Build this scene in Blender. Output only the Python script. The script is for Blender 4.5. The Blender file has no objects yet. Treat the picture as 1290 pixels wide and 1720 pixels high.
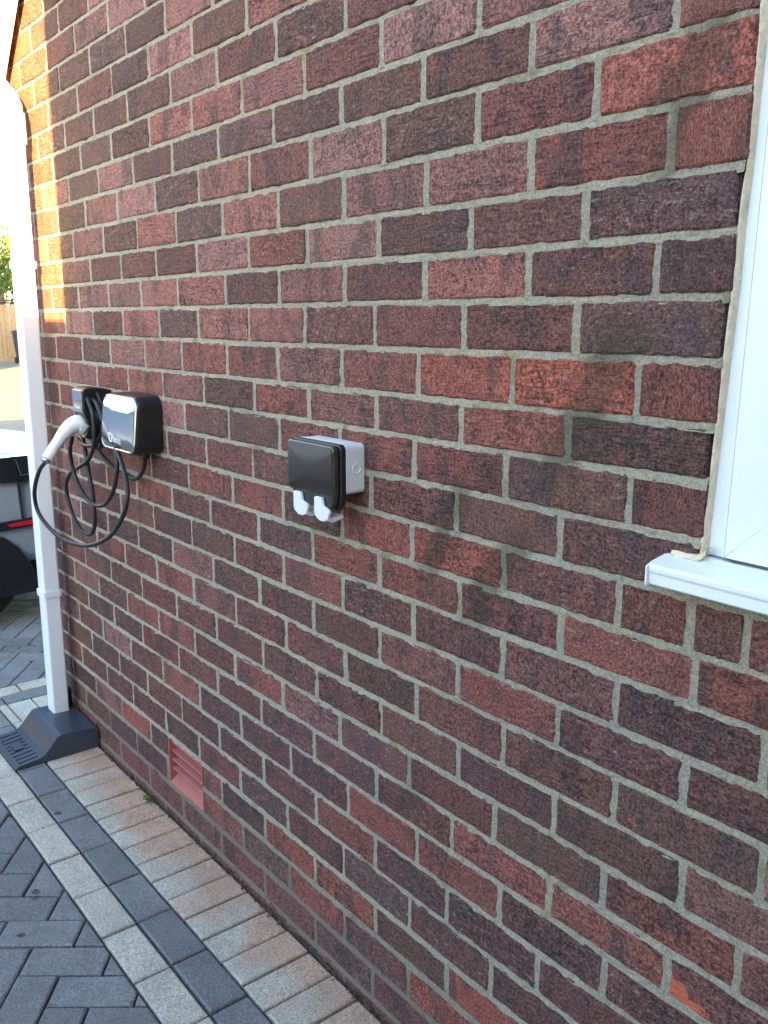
import bpy, bmesh, math, random
import numpy as np
from mathutils import Vector, Matrix
R = math.radians
rnd = random.Random(7)
npr = np.random.RandomState(11)
scene = bpy.context.scene
col = scene.collection

# ------------------------------------------------------------------ camera
F_PX, W_PX, H_PX = 1494.89, 1290.0, 1720.0
YAW, PIT, ROL = -0.8972, -0.2127, 0.0019
CAM = np.array([0.61, -0.9998, 1.4351])
fw = np.array([math.sin(YAW)*math.cos(PIT), math.cos(YAW)*math.cos(PIT), math.sin(PIT)])
r0 = np.array([math.cos(YAW), -math.sin(YAW), 0.0]); u0 = np.cross(r0, fw)
rt = r0*math.cos(ROL) + u0*math.sin(ROL); up = -r0*math.sin(ROL) + u0*math.cos(ROL)
cd = bpy.data.cameras.new('camera'); cam = bpy.data.objects.new('camera', cd); col.objects.link(cam)
cd.sensor_fit = 'HORIZONTAL'; cd.sensor_width = 36.0; cd.lens = 36.0*F_PX/W_PX
cd.clip_start = 0.02; cd.clip_end = 2000
cam.matrix_world = Matrix(((rt[0], up[0], -fw[0], CAM[0]), (rt[1], up[1], -fw[1], CAM[1]),
                           (rt[2], up[2], -fw[2], CAM[2]), (0, 0, 0, 1)))
scene.camera = cam
def seen(p, m=60):          # is a point inside the picture (used only to choose which pieces become single objects)
    d = np.array(p)-CAM; z = d@fw
    if z < 0.05: return 0
    x = W_PX/2+F_PX*(d@rt)/z; y = H_PX/2-F_PX*(d@up)/z
    if -m < x < W_PX+m and -m < y < H_PX+m: return 1.0/z
    return 0

# ------------------------------------------------------------------ sky, sun, exposure
SUN_K, SUN_E = 1.5, R(10.0)                 # the sun stands towards +x, slightly -y, low
az = math.atan2(-1.0, SUN_K)
S = Vector((math.cos(az)*math.cos(SUN_E), math.sin(az)*math.cos(SUN_E), math.sin(SUN_E)))
world = bpy.data.worlds.new('World'); scene.world = world; world.use_nodes = True
nt = world.node_tree; nt.nodes.clear()
sky = nt.nodes.new('ShaderNodeTexSky'); sky.sky_type = 'NISHITA'; sky.sun_disc = False
sky.sun_elevation = SUN_E; sky.sun_rotation = math.pi/2 - az
sky.air_density = 1.0; sky.dust_density = 1.3; sky.ozone_density = 1.5
bg = nt.nodes.new('ShaderNodeBackground'); bg.inputs[1].default_value = 0.05
wo = nt.nodes.new('ShaderNodeOutputWorld')
nt.links.new(sky.outputs[0], bg.inputs[0]); nt.links.new(bg.outputs[0], wo.inputs[0])
sl = bpy.data.lights.new('sun', 'SUN'); sun = bpy.data.objects.new('sun', sl); col.objects.link(sun)
sl.energy = 2.7; sl.angle = R(0.15); sl.color = (1.0, 0.60, 0.19)
sun.rotation_euler = S.to_track_quat('Z', 'Y').to_euler(); sun.location = (6, -3, 6)
vs = scene.view_settings
vs.view_transform = 'Standard'; vs.look = 'None'; vs.exposure = 4.85; vs.gamma = 1.0; vs.use_curve_mapping = False
scene.render.engine = 'CYCLES'; scene.cycles.max_bounces = 6; scene.cycles.diffuse_bounces = 3; scene.cycles.glossy_bounces = 3

# measured brickwork: bed joints (in 75 mm courses below eye datum), head joints (mm left of the window edge), brick colours
BED = [-23.54, -22.52, -21.49, -20.47, -19.44, -18.42, -17.39, -16.37, -15.35, -14.32, -13.3, -12.27, -11.25, -10.22, -9.2, -8.17, -7.14, -6.12, -5.13, -4.06, -2.98, -2.0, -1.01, 0.03, 1.09, 2.04, 3.06, 4.06, 5.05, 6.0, 7.01, 8.0, 9.02, 10.01, 11.01, 11.97, 13, 14.03, 15.06, 16.08, 17.15, 18.2]
J0 = -23
ROWS = {
 '-22': [-2143, -1918, -1693, -1468, -1243, -1018, -793, -568, -343, -118, 107, 333, 559, 785, 1011, 1237, 1463, 1689, 1915, 2141, 2367, 2593],
 '-21': [-2035, -1810, -1585, -1360, -1135, -910, -685, -460, -235, -10, 215, 441, 667, 893, 1119, 1345, 1571, 1797, 2023, 2249, 2475],
 '-20': [-2143, -1918, -1693, -1468, -1243, -1018, -793, -568, -343, -118, 107, 333, 559, 785, 1011, 1237, 1463, 1689, 1915, 2141, 2367, 2593],
 '-19': [-2035, -1810, -1585, -1360, -1135, -910, -685, -460, -235, -10, 215, 441, 667, 893, 1119, 1345, 1571, 1797, 2023, 2249, 2475],
 '-18': [-2143, -1918, -1693, -1468, -1243, -1018, -793, -568, -343, -118, 107, 333, 559, 785, 1011, 1237, 1463, 1689, 1915, 2141, 2367, 2593],
 '-17': [-2035, -1810, -1585, -1360, -1135, -910, -685, -460, -235, -10, 215, 441, 667, 893, 1119, 1345, 1571, 1797, 2023, 2249, 2475],
 '-16': [-2143, -1918, -1693, -1468, -1243, -1018, -793, -568, -343, -118, 107, 333, 559, 785, 1011, 1237, 1463, 1689, 1915, 2141, 2367, 2593],
 '-15': [-2035, -1810, -1585, -1360, -1135, -910, -685, -460, -235, -10, 215, 441, 667, 893, 1119, 1345, 1571, 1797, 2023, 2249, 2475],
 '-14': [-2143, -1918, -1693, -1468, -1243, -1018, -793, -568, -343, -118, 107, 333, 559, 785, 1011, 1237, 1463, 1689, 1915, 2141, 2367, 2593],
 '-13': [-2035, -1810, -1585, -1360, -1135, -910, -685, -460, -235, -10, 215, 441, 667, 893, 1119, 1345, 1571, 1797, 2023, 2249, 2475],
 '-12': [-2144, -1919, -1694, -1469, -1244, -1019, -794, -569, -344, -119, 106, 331, 556, 781, 1006, 1231, 1456, 1681, 1906, 2131, 2378, 2604],
 '-11': [-2043, -1818, -1593, -1368, -1143, -918, -693, -468, -243, -18, 207, 432, 657, 882, 1107, 1332, 1557, 1782, 2020, 2253, 2502],
 '-10': [-2148, -1923, -1698, -1473, -1248, -1023, -798, -573, -348, -123, 102, 327, 552, 777, 1002, 1227, 1452, 1680, 1918, 2159, 2382, 2608],
 '-9': [-2062, -1837, -1612, -1387, -1162, -937, -712, -487, -262, -37, 188, 413, 638, 863, 1088, 1325, 1554, 1780, 2024, 2273, 2499],
 '-8': [-2172, -1947, -1722, -1497, -1272, -1047, -822, -597, -372, -147, 78, 303, 528, 753, 980, 1218, 1443, 1690, 1918, 2144, 2384, 2610],
 '-7': [-2052, -1827, -1602, -1377, -1152, -927, -702, -477, -252, -27, 198, 423, 653, 884, 1117, 1341, 1567, 1806, 2031, 2264, 2490],
 '-6': [-2165, -1940, -1715, -1490, -1265, -1040, -815, -590, -365, -140, 85, 315, 544, 768, 997, 1221, 1450, 1675, 1911, 2143, 2371, 2597],
 '-5': [-2052, -1827, -1602, -1377, -1152, -927, -702, -477, -252, -27, 198, 420, 645, 866, 1094, 1321, 1553, 1791, 2022, 2253, 2479],
 '-4': [-2172, -1947, -1722, -1497, -1272, -1047, -822, -597, -372, -147, 78, 308, 534, 763, 985, 1216, 1446, 1672, 1901, 2133, 2370, 2596],
 '-3': [-2043, -1818, -1593, -1368, -1143, -918, -693, -468, -243, -18, 207, 430, 659, 884, 1106, 1345, 1567, 1788, 2011, 2252, 2478],
 '-2': [-2161, -1936, -1711, -1486, -1261, -1036, -811, -586, -361, -136, 89, 307, 536, 762, 988, 1213, 1451, 1668, 1889, 2122, 2352, 2578],
 '-1': [-2037, -1812, -1587, -1362, -1137, -912, -687, -462, -237, -12, 213, 441, 671, 897, 1114, 1349, 1567, 1795, 2018, 2252, 2478],
 '0': [-2143, -1918, -1693, -1468, -1243, -1018, -793, -568, -343, -118, 107, 332, 550, 773, 999, 1219, 1446, 1662, 1901, 2123, 2348, 2574],
 '1': [-2030, -1805, -1580, -1355, -1130, -905, -680, -455, -230, -5, 220, 443, 665, 886, 1100, 1336, 1561, 1784, 2015, 2245, 2471, 2697],
 '2': [-2140, -1915, -1690, -1465, -1240, -1015, -790, -565, -340, -115, 110, 339, 560, 779, 999, 1221, 1443, 1670, 1897, 2125, 2352, 2578],
 '3': [-2025, -1800, -1575, -1350, -1125, -900, -675, -450, -225, 0, 225, 450, 681, 899, 1117, 1334, 1554, 1780, 2006, 2232, 2458, 2684],
 '4': [-2134, -1909, -1684, -1459, -1234, -1009, -784, -559, -334, -109, 116, 339, 563, 777, 991, 1213, 1437, 1663, 1889, 2115, 2341, 2567],
 '5': [-2035, -1810, -1585, -1360, -1135, -910, -685, -460, -235, -10, 216, 438, 657, 880, 1099, 1325, 1541, 1767, 1993, 2219, 2445, 2671],
 '6': [-2137, -1912, -1687, -1462, -1237, -1012, -787, -562, -337, -112, 111, 334, 556, 776, 994, 1213, 1434, 1664, 1890, 2116, 2342, 2568],
 '7': [-2031, -1806, -1581, -1356, -1131, -906, -681, -456, -231, -6, 215, 438, 657, 879, 1101, 1324, 1552, 1779, 2005, 2231, 2457, 2683],
 '8': [-2149, -1924, -1699, -1474, -1249, -1024, -799, -574, -349, -124, 103, 327, 545, 768, 992, 1214, 1437, 1662, 1882, 2105, 2335, 2561],
 '9': [-2040, -1815, -1590, -1365, -1140, -915, -690, -465, -240, -15, 212, 433, 651, 873, 1093, 1320, 1545, 1772, 2002, 2220, 2446, 2672],
 '10': [-2131, -1906, -1681, -1456, -1231, -1006, -781, -556, -331, -106, 114, 341, 566, 789, 1010, 1229, 1446, 1666, 1890, 2113, 2335, 2561],
 '11': [-2028, -1803, -1578, -1353, -1128, -903, -678, -453, -228, -3, 216, 446, 666, 888, 1107, 1325, 1548, 1784, 2002, 2220, 2446, 2672],
 '12': [-2147, -1922, -1697, -1472, -1247, -1022, -797, -572, -347, -122, 103, 323, 542, 761, 982, 1209, 1431, 1657, 1882, 2105, 2319, 2545],
 '13': [-2017, -1792, -1567, -1342, -1117, -892, -667, -442, -217, 8, 233, 455, 670, 884, 1105, 1327, 1545, 1769, 1984, 2214, 2440, 2666],
 '14': [-2136, -1911, -1686, -1461, -1236, -1011, -786, -561, -336, -111, 114, 339, 562, 780, 1001, 1223, 1445, 1655, 1888, 2094, 2319, 2545],
 '15': [-2024, -1799, -1574, -1349, -1124, -899, -674, -449, -224, 1, 226, 451, 670, 892, 1107, 1327, 1547, 1767, 1985, 2203, 2429, 2655],
 '16': [-2136, -1911, -1686, -1461, -1236, -1011, -786, -561, -336, -111, 114, 339, 564, 779, 998, 1218, 1439, 1659, 1880, 2095, 2310, 2536],
 '17': [-2020, -1795, -1570, -1345, -1120, -895, -670, -445, -220, 5, 230, 455, 680, 896, 1114, 1340, 1566, 1792, 2018, 2244, 2470, 2696],
 '18': [-2143, -1918, -1693, -1468, -1243, -1018, -793, -568, -343, -118, 107, 333, 559, 785, 1011, 1237, 1463, 1689, 1915, 2141, 2367, 2593],
}
COL = {'-1,10': 'KD',
 '-1,11': 'M',
 '-1,12': 'M',
 '-1,13': 'MD',
 '-1,14': 'PR',
 '-1,15': 'PR',
 '-1,16': 'K',
 '-1,17': 'PR',
 '-1,18': 'D',
 '-1,19': 'P',
 '-1,20': 'PR',
 '-10,16': 'P',
 '-10,17': 'K',
 '-10,18': 'K',
 '-10,19': 'K',
 '-11,17': 'P',
 '-11,18': 'KP',
 '-11,19': 'M',
 '-12,20': 'K',
 '-2,10': 'K',
 '-2,11': 'MD',
 '-2,12': 'PR',
 '-2,13': 'DM',
 '-2,14': 'PM',
 '-2,15': 'D',
 '-2,16': 'PR',
 '-2,17': 'PR',
 '-2,18': 'KP',
 '-2,19': 'P',
 '-2,20': 'D',
 '-3,10': 'K',
 '-3,11': 'MD',
 '-3,12': 'BD',
 '-3,13': 'P',
 '-3,14': 'DR',
 '-3,15': 'P',
 '-3,16': 'MD',
 '-3,17': 'MD',
 '-3,18': 'D',
 '-3,19': 'MP',
 '-4,10': 'RM',
 '-4,11': 'RM',
 '-4,12': 'MP',
 '-4,13': 'MP',
 '-4,14': 'D',
 '-4,15': 'RP',
 '-4,16': 'KD',
 '-4,17': 'PR',
 '-4,18': 'D',
 '-4,19': 'PM',
 '-5,10': 'R',
 '-5,11': 'M',
 '-5,12': 'B',
 '-5,13': 'P',
 '-5,14': 'M',
 '-5,15': 'PR',
 '-5,16': 'K',
 '-5,17': 'P',
 '-5,18': 'PM',
 '-5,19': 'K',
 '-6,10': 'RP',
 '-6,11': 'P',
 '-6,12': 'DM',
 '-6,13': 'DB',
 '-6,14': 'D',
 '-6,15': 'PK',
 '-6,16': 'K',
 '-6,17': 'D',
 '-6,18': 'P',
 '-6,19': 'K',
 '-7,12': 'P',
 '-7,13': 'MD',
 '-7,14': 'MP',
 '-7,15': 'PR',
 '-7,16': 'PR',
 '-7,18': 'K',
 '-7,19': 'K',
 '-8,13': 'MD',
 '-8,14': 'D',
 '-8,15': 'DM',
 '-8,16': 'PK',
 '-8,17': 'KD',
 '-8,18': 'D',
 '-8,19': 'D',
 '-8,20': 'K',
 '-9,14': 'RP',
 '-9,15': 'DB',
 '-9,16': 'P',
 '-9,17': 'K',
 '-9,18': 'MD',
 '-9,19': 'K',
 '0,10': 'RM',
 '0,11': 'RR',
 '0,12': 'R',
 '0,13': 'MR',
 '0,14': 'MP',
 '0,15': 'M',
 '0,16': 'MR',
 '0,17': 'PM',
 '0,18': 'P',
 '0,19': 'D',
 '0,20': 'MD',
 '1,10': 'DK',
 '1,11': 'RM',
 '1,12': 'MB',
 '1,13': 'MP',
 '1,14': 'RM',
 '1,15': 'DK',
 '1,16': 'PM',
 '1,17': 'RP',
 '1,18': 'MR',
 '1,19': 'PM',
 '1,20': 'MR',
 '10,10': 'RM',
 '10,11': 'DB',
 '10,12': 'DM',
 '10,13': 'KM',
 '10,14': 'MP',
 '10,15': 'RM',
 '10,16': 'MD',
 '10,17': 'RM',
 '10,9': 'M',
 '11,10': 'MR',
 '11,11': 'MR',
 '11,12': 'DM',
 '11,13': 'D',
 '11,14': 'D',
 '12,10': 'BM',
 '12,11': 'KD',
 '12,12': 'RM',
 '12,13': 'MR',
 '12,14': 'D',
 '12,15': 'D',
 '12,16': 'KD',
 '12,17': 'RM',
 '13,11': 'D',
 '13,12': 'D',
 '13,13': 'RD',
 '13,14': 'MD',
 '13,20': 'B',
 '14,11': 'KD',
 '14,12': 'D',
 '14,13': 'K',
 '14,14': 'DM',
 '14,15': 'K',
 '14,17': 'KD',
 '15,11': 'R',
 '15,12': 'B',
 '15,13': 'R',
 '15,14': 'R',
 '15,18': 'R',
 '15,20': 'D',
 '16,12': 'R',
 '16,13': 'D',
 '16,14': 'RM',
 '16,15': 'G',
 '17,13': 'G',
 '2,10': 'M',
 '2,11': 'BM',
 '2,12': 'RM',
 '2,13': 'MR',
 '2,14': 'M',
 '2,15': 'D',
 '2,16': 'DM',
 '3,10': 'D',
 '3,11': 'MB',
 '3,12': 'M',
 '3,14': 'DM',
 '3,15': 'M',
 '3,16': 'M',
 '4,10': 'RM',
 '4,11': 'M',
 '4,12': 'R',
 '4,13': 'MR',
 '4,15': 'MR',
 '4,16': 'MR',
 '4,17': 'DM',
 '5,10': 'MR',
 '5,11': 'M',
 '5,12': 'MR',
 '5,13': 'MR',
 '5,14': 'KD',
 '5,16': 'DM',
 '5,17': 'MR',
 '5,9': 'RM',
 '6,10': 'D',
 '6,11': 'DM',
 '6,12': 'MD',
 '6,13': 'DM',
 '6,14': 'MR',
 '6,15': 'M',
 '7,10': 'DM',
 '7,11': 'MR',
 '7,12': 'M',
 '7,13': 'BD',
 '7,14': 'D',
 '7,17': 'D',
 '7,9': 'D',
 '8,10': 'B',
 '8,11': 'MB',
 '8,12': 'M',
 '8,13': 'BD',
 '8,14': 'MD',
 '8,15': 'M',
 '9,10': 'B',
 '9,11': 'D',
 '9,12': 'BM',
 '9,13': 'DM',
 '9,14': 'DM',
 '9,9': 'BP'}
CHIPKEY = (11, 9)
CABLES = [
 [(-1.951, -0.185, 1.043), (-2.04, -0.179, 1.003), (-2.115, -0.173, 0.947), (-2.151, -0.167, 0.896), (-2.139, -0.162, 0.851), (-2.063, -0.156, 0.817), (-1.955, -0.15, 0.801), (-1.839, -0.14, 0.807), (-1.746, -0.131, 0.83), (-1.656, -0.123, 0.873), (-1.599, -0.114, 0.929), (-1.583, -0.105, 0.978), (-1.6, -0.097, 1.017), (-1.642, -0.088, 1.054), (-1.693, -0.08, 1.087), (-1.764, -0.071, 1.127), (-1.832, -0.062, 1.169), (-1.904, -0.054, 1.205), (-1.976, -0.045, 1.216)],
 [(-1.974, -0.1, 1.1), (-2.011, -0.097, 1.052), (-2.002, -0.093, 0.99), (-1.949, -0.09, 0.936), (-1.881, -0.087, 0.913), (-1.81, -0.083, 0.922), (-1.747, -0.08, 0.965), (-1.716, -0.077, 1.019), (-1.718, -0.073, 1.067), (-1.748, -0.07, 1.112), (-1.812, -0.067, 1.163), (-1.868, -0.063, 1.204), (-1.931, -0.06, 1.214)],
 [(-1.902, -0.075, 1.217), (-1.872, -0.074, 1.179), (-1.867, -0.073, 1.134), (-1.884, -0.072, 1.081), (-1.936, -0.071, 1.036), (-2.016, -0.069, 1.004), (-2.1, -0.068, 0.975), (-2.151, -0.067, 0.935), (-2.156, -0.066, 0.892), (-2.124, -0.065, 0.84), (-2.059, -0.064, 0.8), (-1.988, -0.063, 0.799), (-1.95, -0.062, 0.829), (-1.945, -0.061, 0.875), (-1.955, -0.059, 0.931), (-1.977, -0.058, 0.99), (-1.99, -0.057, 1.033), (-2.008, -0.056, 1.079), (-2.009, -0.055, 1.119)],
 [(-2.034, -0.03, 1.088), (-1.968, -0.03, 1.059), (-1.905, -0.03, 1.032), (-1.82, -0.03, 1.012), (-1.738, -0.03, 1.005), (-1.688, -0.03, 1.01), (-1.645, -0.03, 1.04), (-1.625, -0.03, 1.086)],
 [(-1.957, -0.05, 1.216), (-1.893, -0.051, 1.206), (-1.854, -0.053, 1.171), (-1.854, -0.054, 1.134), (-1.884, -0.056, 1.097), (-1.941, -0.057, 1.074), (-2.009, -0.059, 1.071), (-2.051, -0.06, 1.084)],
]
GUN = [(-1.95, -0.07, 1.128), (-1.95, -0.088, 1.139), (-1.95, -0.11, 1.133), (-1.95, -0.133, 1.113), (-1.95, -0.154, 1.087), (-1.95, -0.172, 1.063), (-1.95, -0.185, 1.046)]
# ------------------------------------------------------------------ helpers
def obj(name, verts, faces, mat=None, parent=None, smooth=False):
    me = bpy.data.meshes.new(name); me.from_pydata([tuple(map(float, v)) for v in verts], [], faces); me.update()
    if mat: me.materials.append(mat)
    if smooth: me.polygons.foreach_set('use_smooth', [True]*len(me.polygons))
    o = bpy.data.objects.new(name, me); col.objects.link(o)
    if parent: o.parent = parent
    return o
def empty(name, loc=(0, 0, 0)):
    o = bpy.data.objects.new(name, None); col.objects.link(o); o.location = loc; o.empty_display_size = .05
    return o
def tag(o, label=None, cat=None, group=None, kind=None):
    if label: o['label'] = label
    if cat: o['category'] = cat
    if group: o['group'] = group
    if kind: o['kind'] = kind
    return o
def bm_obj(name, bm, mat=None, parent=None, smooth=False):
    bmesh.ops.recalc_face_normals(bm, faces=bm.faces)
    me = bpy.data.meshes.new(name); bm.to_mesh(me); bm.free()
    if mat: me.materials.append(mat)
    if smooth: me.polygons.foreach_set('use_smooth', [True]*len(me.polygons))
    o = bpy.data.objects.new(name, me); col.objects.link(o)
    if parent: o.parent = parent
    return o
def add_box(bm, a, b, bev=0.0, seg=2):
    lo = [min(p, q) for p, q in zip(a, b)]; hi = [max(p, q) for p, q in zip(a, b)]
    vs_ = [bm.verts.new((x, y, z)) for x in (lo[0], hi[0]) for y in (lo[1], hi[1]) for z in (lo[2], hi[2])]
    q = [(0, 1, 3, 2), (4, 6, 7, 5), (0, 4, 5, 1), (2, 3, 7, 6), (0, 2, 6, 4), (1, 5, 7, 3)]
    fs = [bm.faces.new([vs_[i] for i in f]) for f in q]
    if bev > 0:
        es = list({e for f in fs for e in f.edges})
        bmesh.ops.bevel(bm, geom=es, offset=bev, segments=seg, affect='EDGES', profile=0.5)
def box(name, a, b, mat, parent=None, bev=0.0, seg=2, smooth=False):
    bm = bmesh.new(); add_box(bm, a, b, bev, seg); return bm_obj(name, bm, mat, parent, smooth)
def tube_data(pts, rad, n=10, closed_ends=True):
    pts = [Vector(p) for p in pts]; vs_, fs = [], []
    t0 = (pts[1]-pts[0]).normalized(); nrm = t0.orthogonal().normalized()
    for i, p in enumerate(pts):
        t = (pts[min(i+1, len(pts)-1)]-pts[max(i-1, 0)]).normalized()
        nrm = (nrm - t*nrm.dot(t)).normalized(); bn = t.cross(nrm)
        r = rad[i] if isinstance(rad, (list, tuple)) else rad
        for k in range(n):
            a = 2*math.pi*k/n; vs_.append(p+nrm*math.cos(a)*r+bn*math.sin(a)*r)
    for i in range(len(pts)-1):
        for k in range(n):
            fs.append((i*n+k, i*n+(k+1) % n, (i+1)*n+(k+1) % n, (i+1)*n+k))
    if closed_ends:
        fs.append(tuple(range(n-1, -1, -1))); fs.append(tuple(range((len(pts)-1)*n, len(pts)*n)))
    return vs_, fs
def spline(pts, k=6):
    P = [np.array(p, float) for p in pts]; P = [2*P[0]-P[1]]+P+[2*P[-1]-P[-2]]; out = []
    for i in range(1, len(P)-2):
        a, b, c, d = P[i-1:i+3]
        for s in range(k):
            t = s/k
            out.append(.5*((2*b)+(-a+c)*t+(2*a-5*b+4*c-d)*t*t+(-a+3*b-3*c+d)*t**3))
    out.append(P[-2]); return [tuple(x) for x in out]
def tube(name, pts, rad, mat, parent=None, n=10):
    v, f = tube_data(pts, rad, n); o = obj(name, v, f, mat, parent, True)
    for p in list(o.data.polygons)[-2:]: p.use_smooth = False
    return o
def prism(name, poly, axis, lo, hi, mat, parent=None, bev=0.0, seg=2, smooth=False):
    # poly = 2D outline; axis 'x': (y,z) outline extruded along x; 'y': (x,z) along y; 'z': (x,y) along z
    def P(p, t): return {'x': (t, p[0], p[1]), 'y': (p[0], t, p[1]), 'z': (p[0], p[1], t)}[axis]
    bm = bmesh.new(); A = [bm.verts.new(P(p, lo)) for p in poly]; B = [bm.verts.new(P(p, hi)) for p in poly]; n = len(poly)
    bm.faces.new(A); bm.faces.new(B[::-1])
    for i in range(n): bm.faces.new((A[i], A[(i+1) % n], B[(i+1) % n], B[i]))
    bmesh.ops.recalc_face_normals(bm, faces=bm.faces)
    if bev: bmesh.ops.bevel(bm, geom=list(bm.edges), offset=bev, segments=seg, affect='EDGES', profile=.5, clamp_overlap=True)
    return bm_obj(name, bm, mat, parent, smooth)
def rrect(x0, x1, z0, z1, r, n=5):
    o = []
    for cx, cz, a0 in ((x1-r, z1-r, 0), (x0+r, z1-r, 90), (x0+r, z0+r, 180), (x1-r, z0+r, 270)):
        for k in range(n+1):
            a = R(a0+90*k/n); o.append((cx+r*math.cos(a), cz+r*math.sin(a)))
    return o
def snoise(n, s):            # smooth 1-D noise, about -1..1
    k = np.hanning(max(3, int(s)*2+1)); k /= k.sum()
    a = np.convolve(npr.randn(n+len(k)*2), k, 'same')[len(k):len(k)+n]
    return a/(a.std()+1e-9)*.5

# ------------------------------------------------------------------ materials
class NT:
    def __init__(s, name):
        s.m = bpy.data.materials.new(name); s.m.use_nodes = True; s.t = s.m.node_tree; s.t.nodes.clear()
        s.b = s.n('ShaderNodeBsdfPrincipled'); o = s.n('ShaderNodeOutputMaterial'); s.l(s.b.outputs[0], o.inputs[0])
    def n(s, k, **kw):
        x = s.t.nodes.new(k)
        for a, v in kw.items(): setattr(x, a, v)
        return x
    def l(s, a, b): s.t.links.new(a, b)
    def set(s, x, i, v):
        if hasattr(v, 'is_linked') or isinstance(v, bpy.types.NodeSocket): s.l(v, x.inputs[i])
        else: x.inputs[i].default_value = v
    def noise(s, vec, scale, detail=2, rough=.5, dist=0.0):
        x = s.n('ShaderNodeTexNoise'); s.l(vec, x.inputs['Vector']); x.inputs['Scale'].default_value = scale
        x.inputs['Detail'].default_value = detail; x.inputs['Roughness'].default_value = rough; x.inputs['Distortion'].default_value = dist
        return x.outputs[0]
    def ramp(s, v, a, b, lo=0.0, hi=1.0):
        x = s.n('ShaderNodeMapRange'); x.interpolation_type = 'SMOOTHSTEP'; s.l(v, x.inputs[0])
        for i, q in zip((1, 2, 3, 4), (a, b, lo, hi)): x.inputs[i].default_value = q
        return x.outputs[0]
    def mix(s, f, a, b, mode='MIX'):
        x = s.n('ShaderNodeMix', data_type='RGBA', blend_type=mode); s.set(x, 0, f)
        for i, v in ((6, a), (7, b)):
            if isinstance(v, tuple) and len(v) == 3: v = (*v, 1)
            s.set(x, i, v)
        return x.outputs[2]
    def math(s, op, a, b=0.0):
        x = s.n('ShaderNodeMath', operation=op); s.set(x, 0, a); s.set(x, 1, b); return x.outputs[0]
    def vmul(s, v, t):
        x = s.n('ShaderNodeVectorMath', operation='MULTIPLY'); s.l(v, x.inputs[0]); x.inputs[1].default_value = t; return x.outputs[0]
    def vadd(s, v, w):
        x = s.n('ShaderNodeVectorMath', operation='ADD'); s.l(v, x.inputs[0]); s.set(x, 1, w); return x.outputs[0]
    def bump(s, h, strength=.5, dist=.002):
        x = s.n('ShaderNodeBump'); x.inputs['Strength'].default_value = strength; x.inputs['Distance'].default_value = dist
        s.l(h, x.inputs['Height']); s.l(x.outputs[0], s.b.inputs['Normal'])
    def fin(s, colr=None, rough=.6, spec=None, metal=None):
        if colr is not None:
            if isinstance(colr, tuple): colr = (*colr, 1)
            s.set(s.b, 'Base Color', colr)
        s.set(s.b, 'Roughness', rough)
        if spec is not None: s.b.inputs['Specular IOR Level'].default_value = spec
        if metal is not None: s.b.inputs['Metallic'].default_value = metal
        return s.m
def pos(s): return s.n('ShaderNodeNewGeometry').outputs['Position']

def stain(s, c, amt):
    v = pos(s); sx = s.n('ShaderNodeSeparateXYZ'); s.l(v, sx.inputs[0]); wob = s.math('MULTIPLY', s.math('SUBTRACT', s.noise(v, 14, 4, .65), .5), .16)
    out = None
    for x0, z0, k, w, h0, h1 in STAINS:     # slanting streaks: centre line x = x0 + k*(z-z0)
        d = s.math('ABSOLUTE', s.math('ADD', s.math('SUBTRACT', s.math('SUBTRACT', sx.outputs[0], x0), s.math('MULTIPLY', s.math('SUBTRACT', sx.outputs[2], z0), k)), wob))
        m = s.math('MULTIPLY', s.ramp(d, w, w*.2), s.math('MULTIPLY', s.ramp(sx.outputs[2], h0-.05, h0+.02), s.ramp(sx.outputs[2], h1+.05, h1-.02)))
        out = m if out is None else s.math('MAXIMUM', out, m)
    return s.mix(s.math('MULTIPLY', out, amt), c, (.040, .042, .024))
STAINS = [(-.18, 1.33, .55, .060, 1.20, 1.42), (-.47, 1.10, .5, .055, 1.00, 1.18), (.06, 1.52, .3, .05, 1.42, 1.60), (-.36, 1.02, .6, .05, .95, 1.10), (-.06, 1.72, .4, .05, 1.62, 1.78)]
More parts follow.
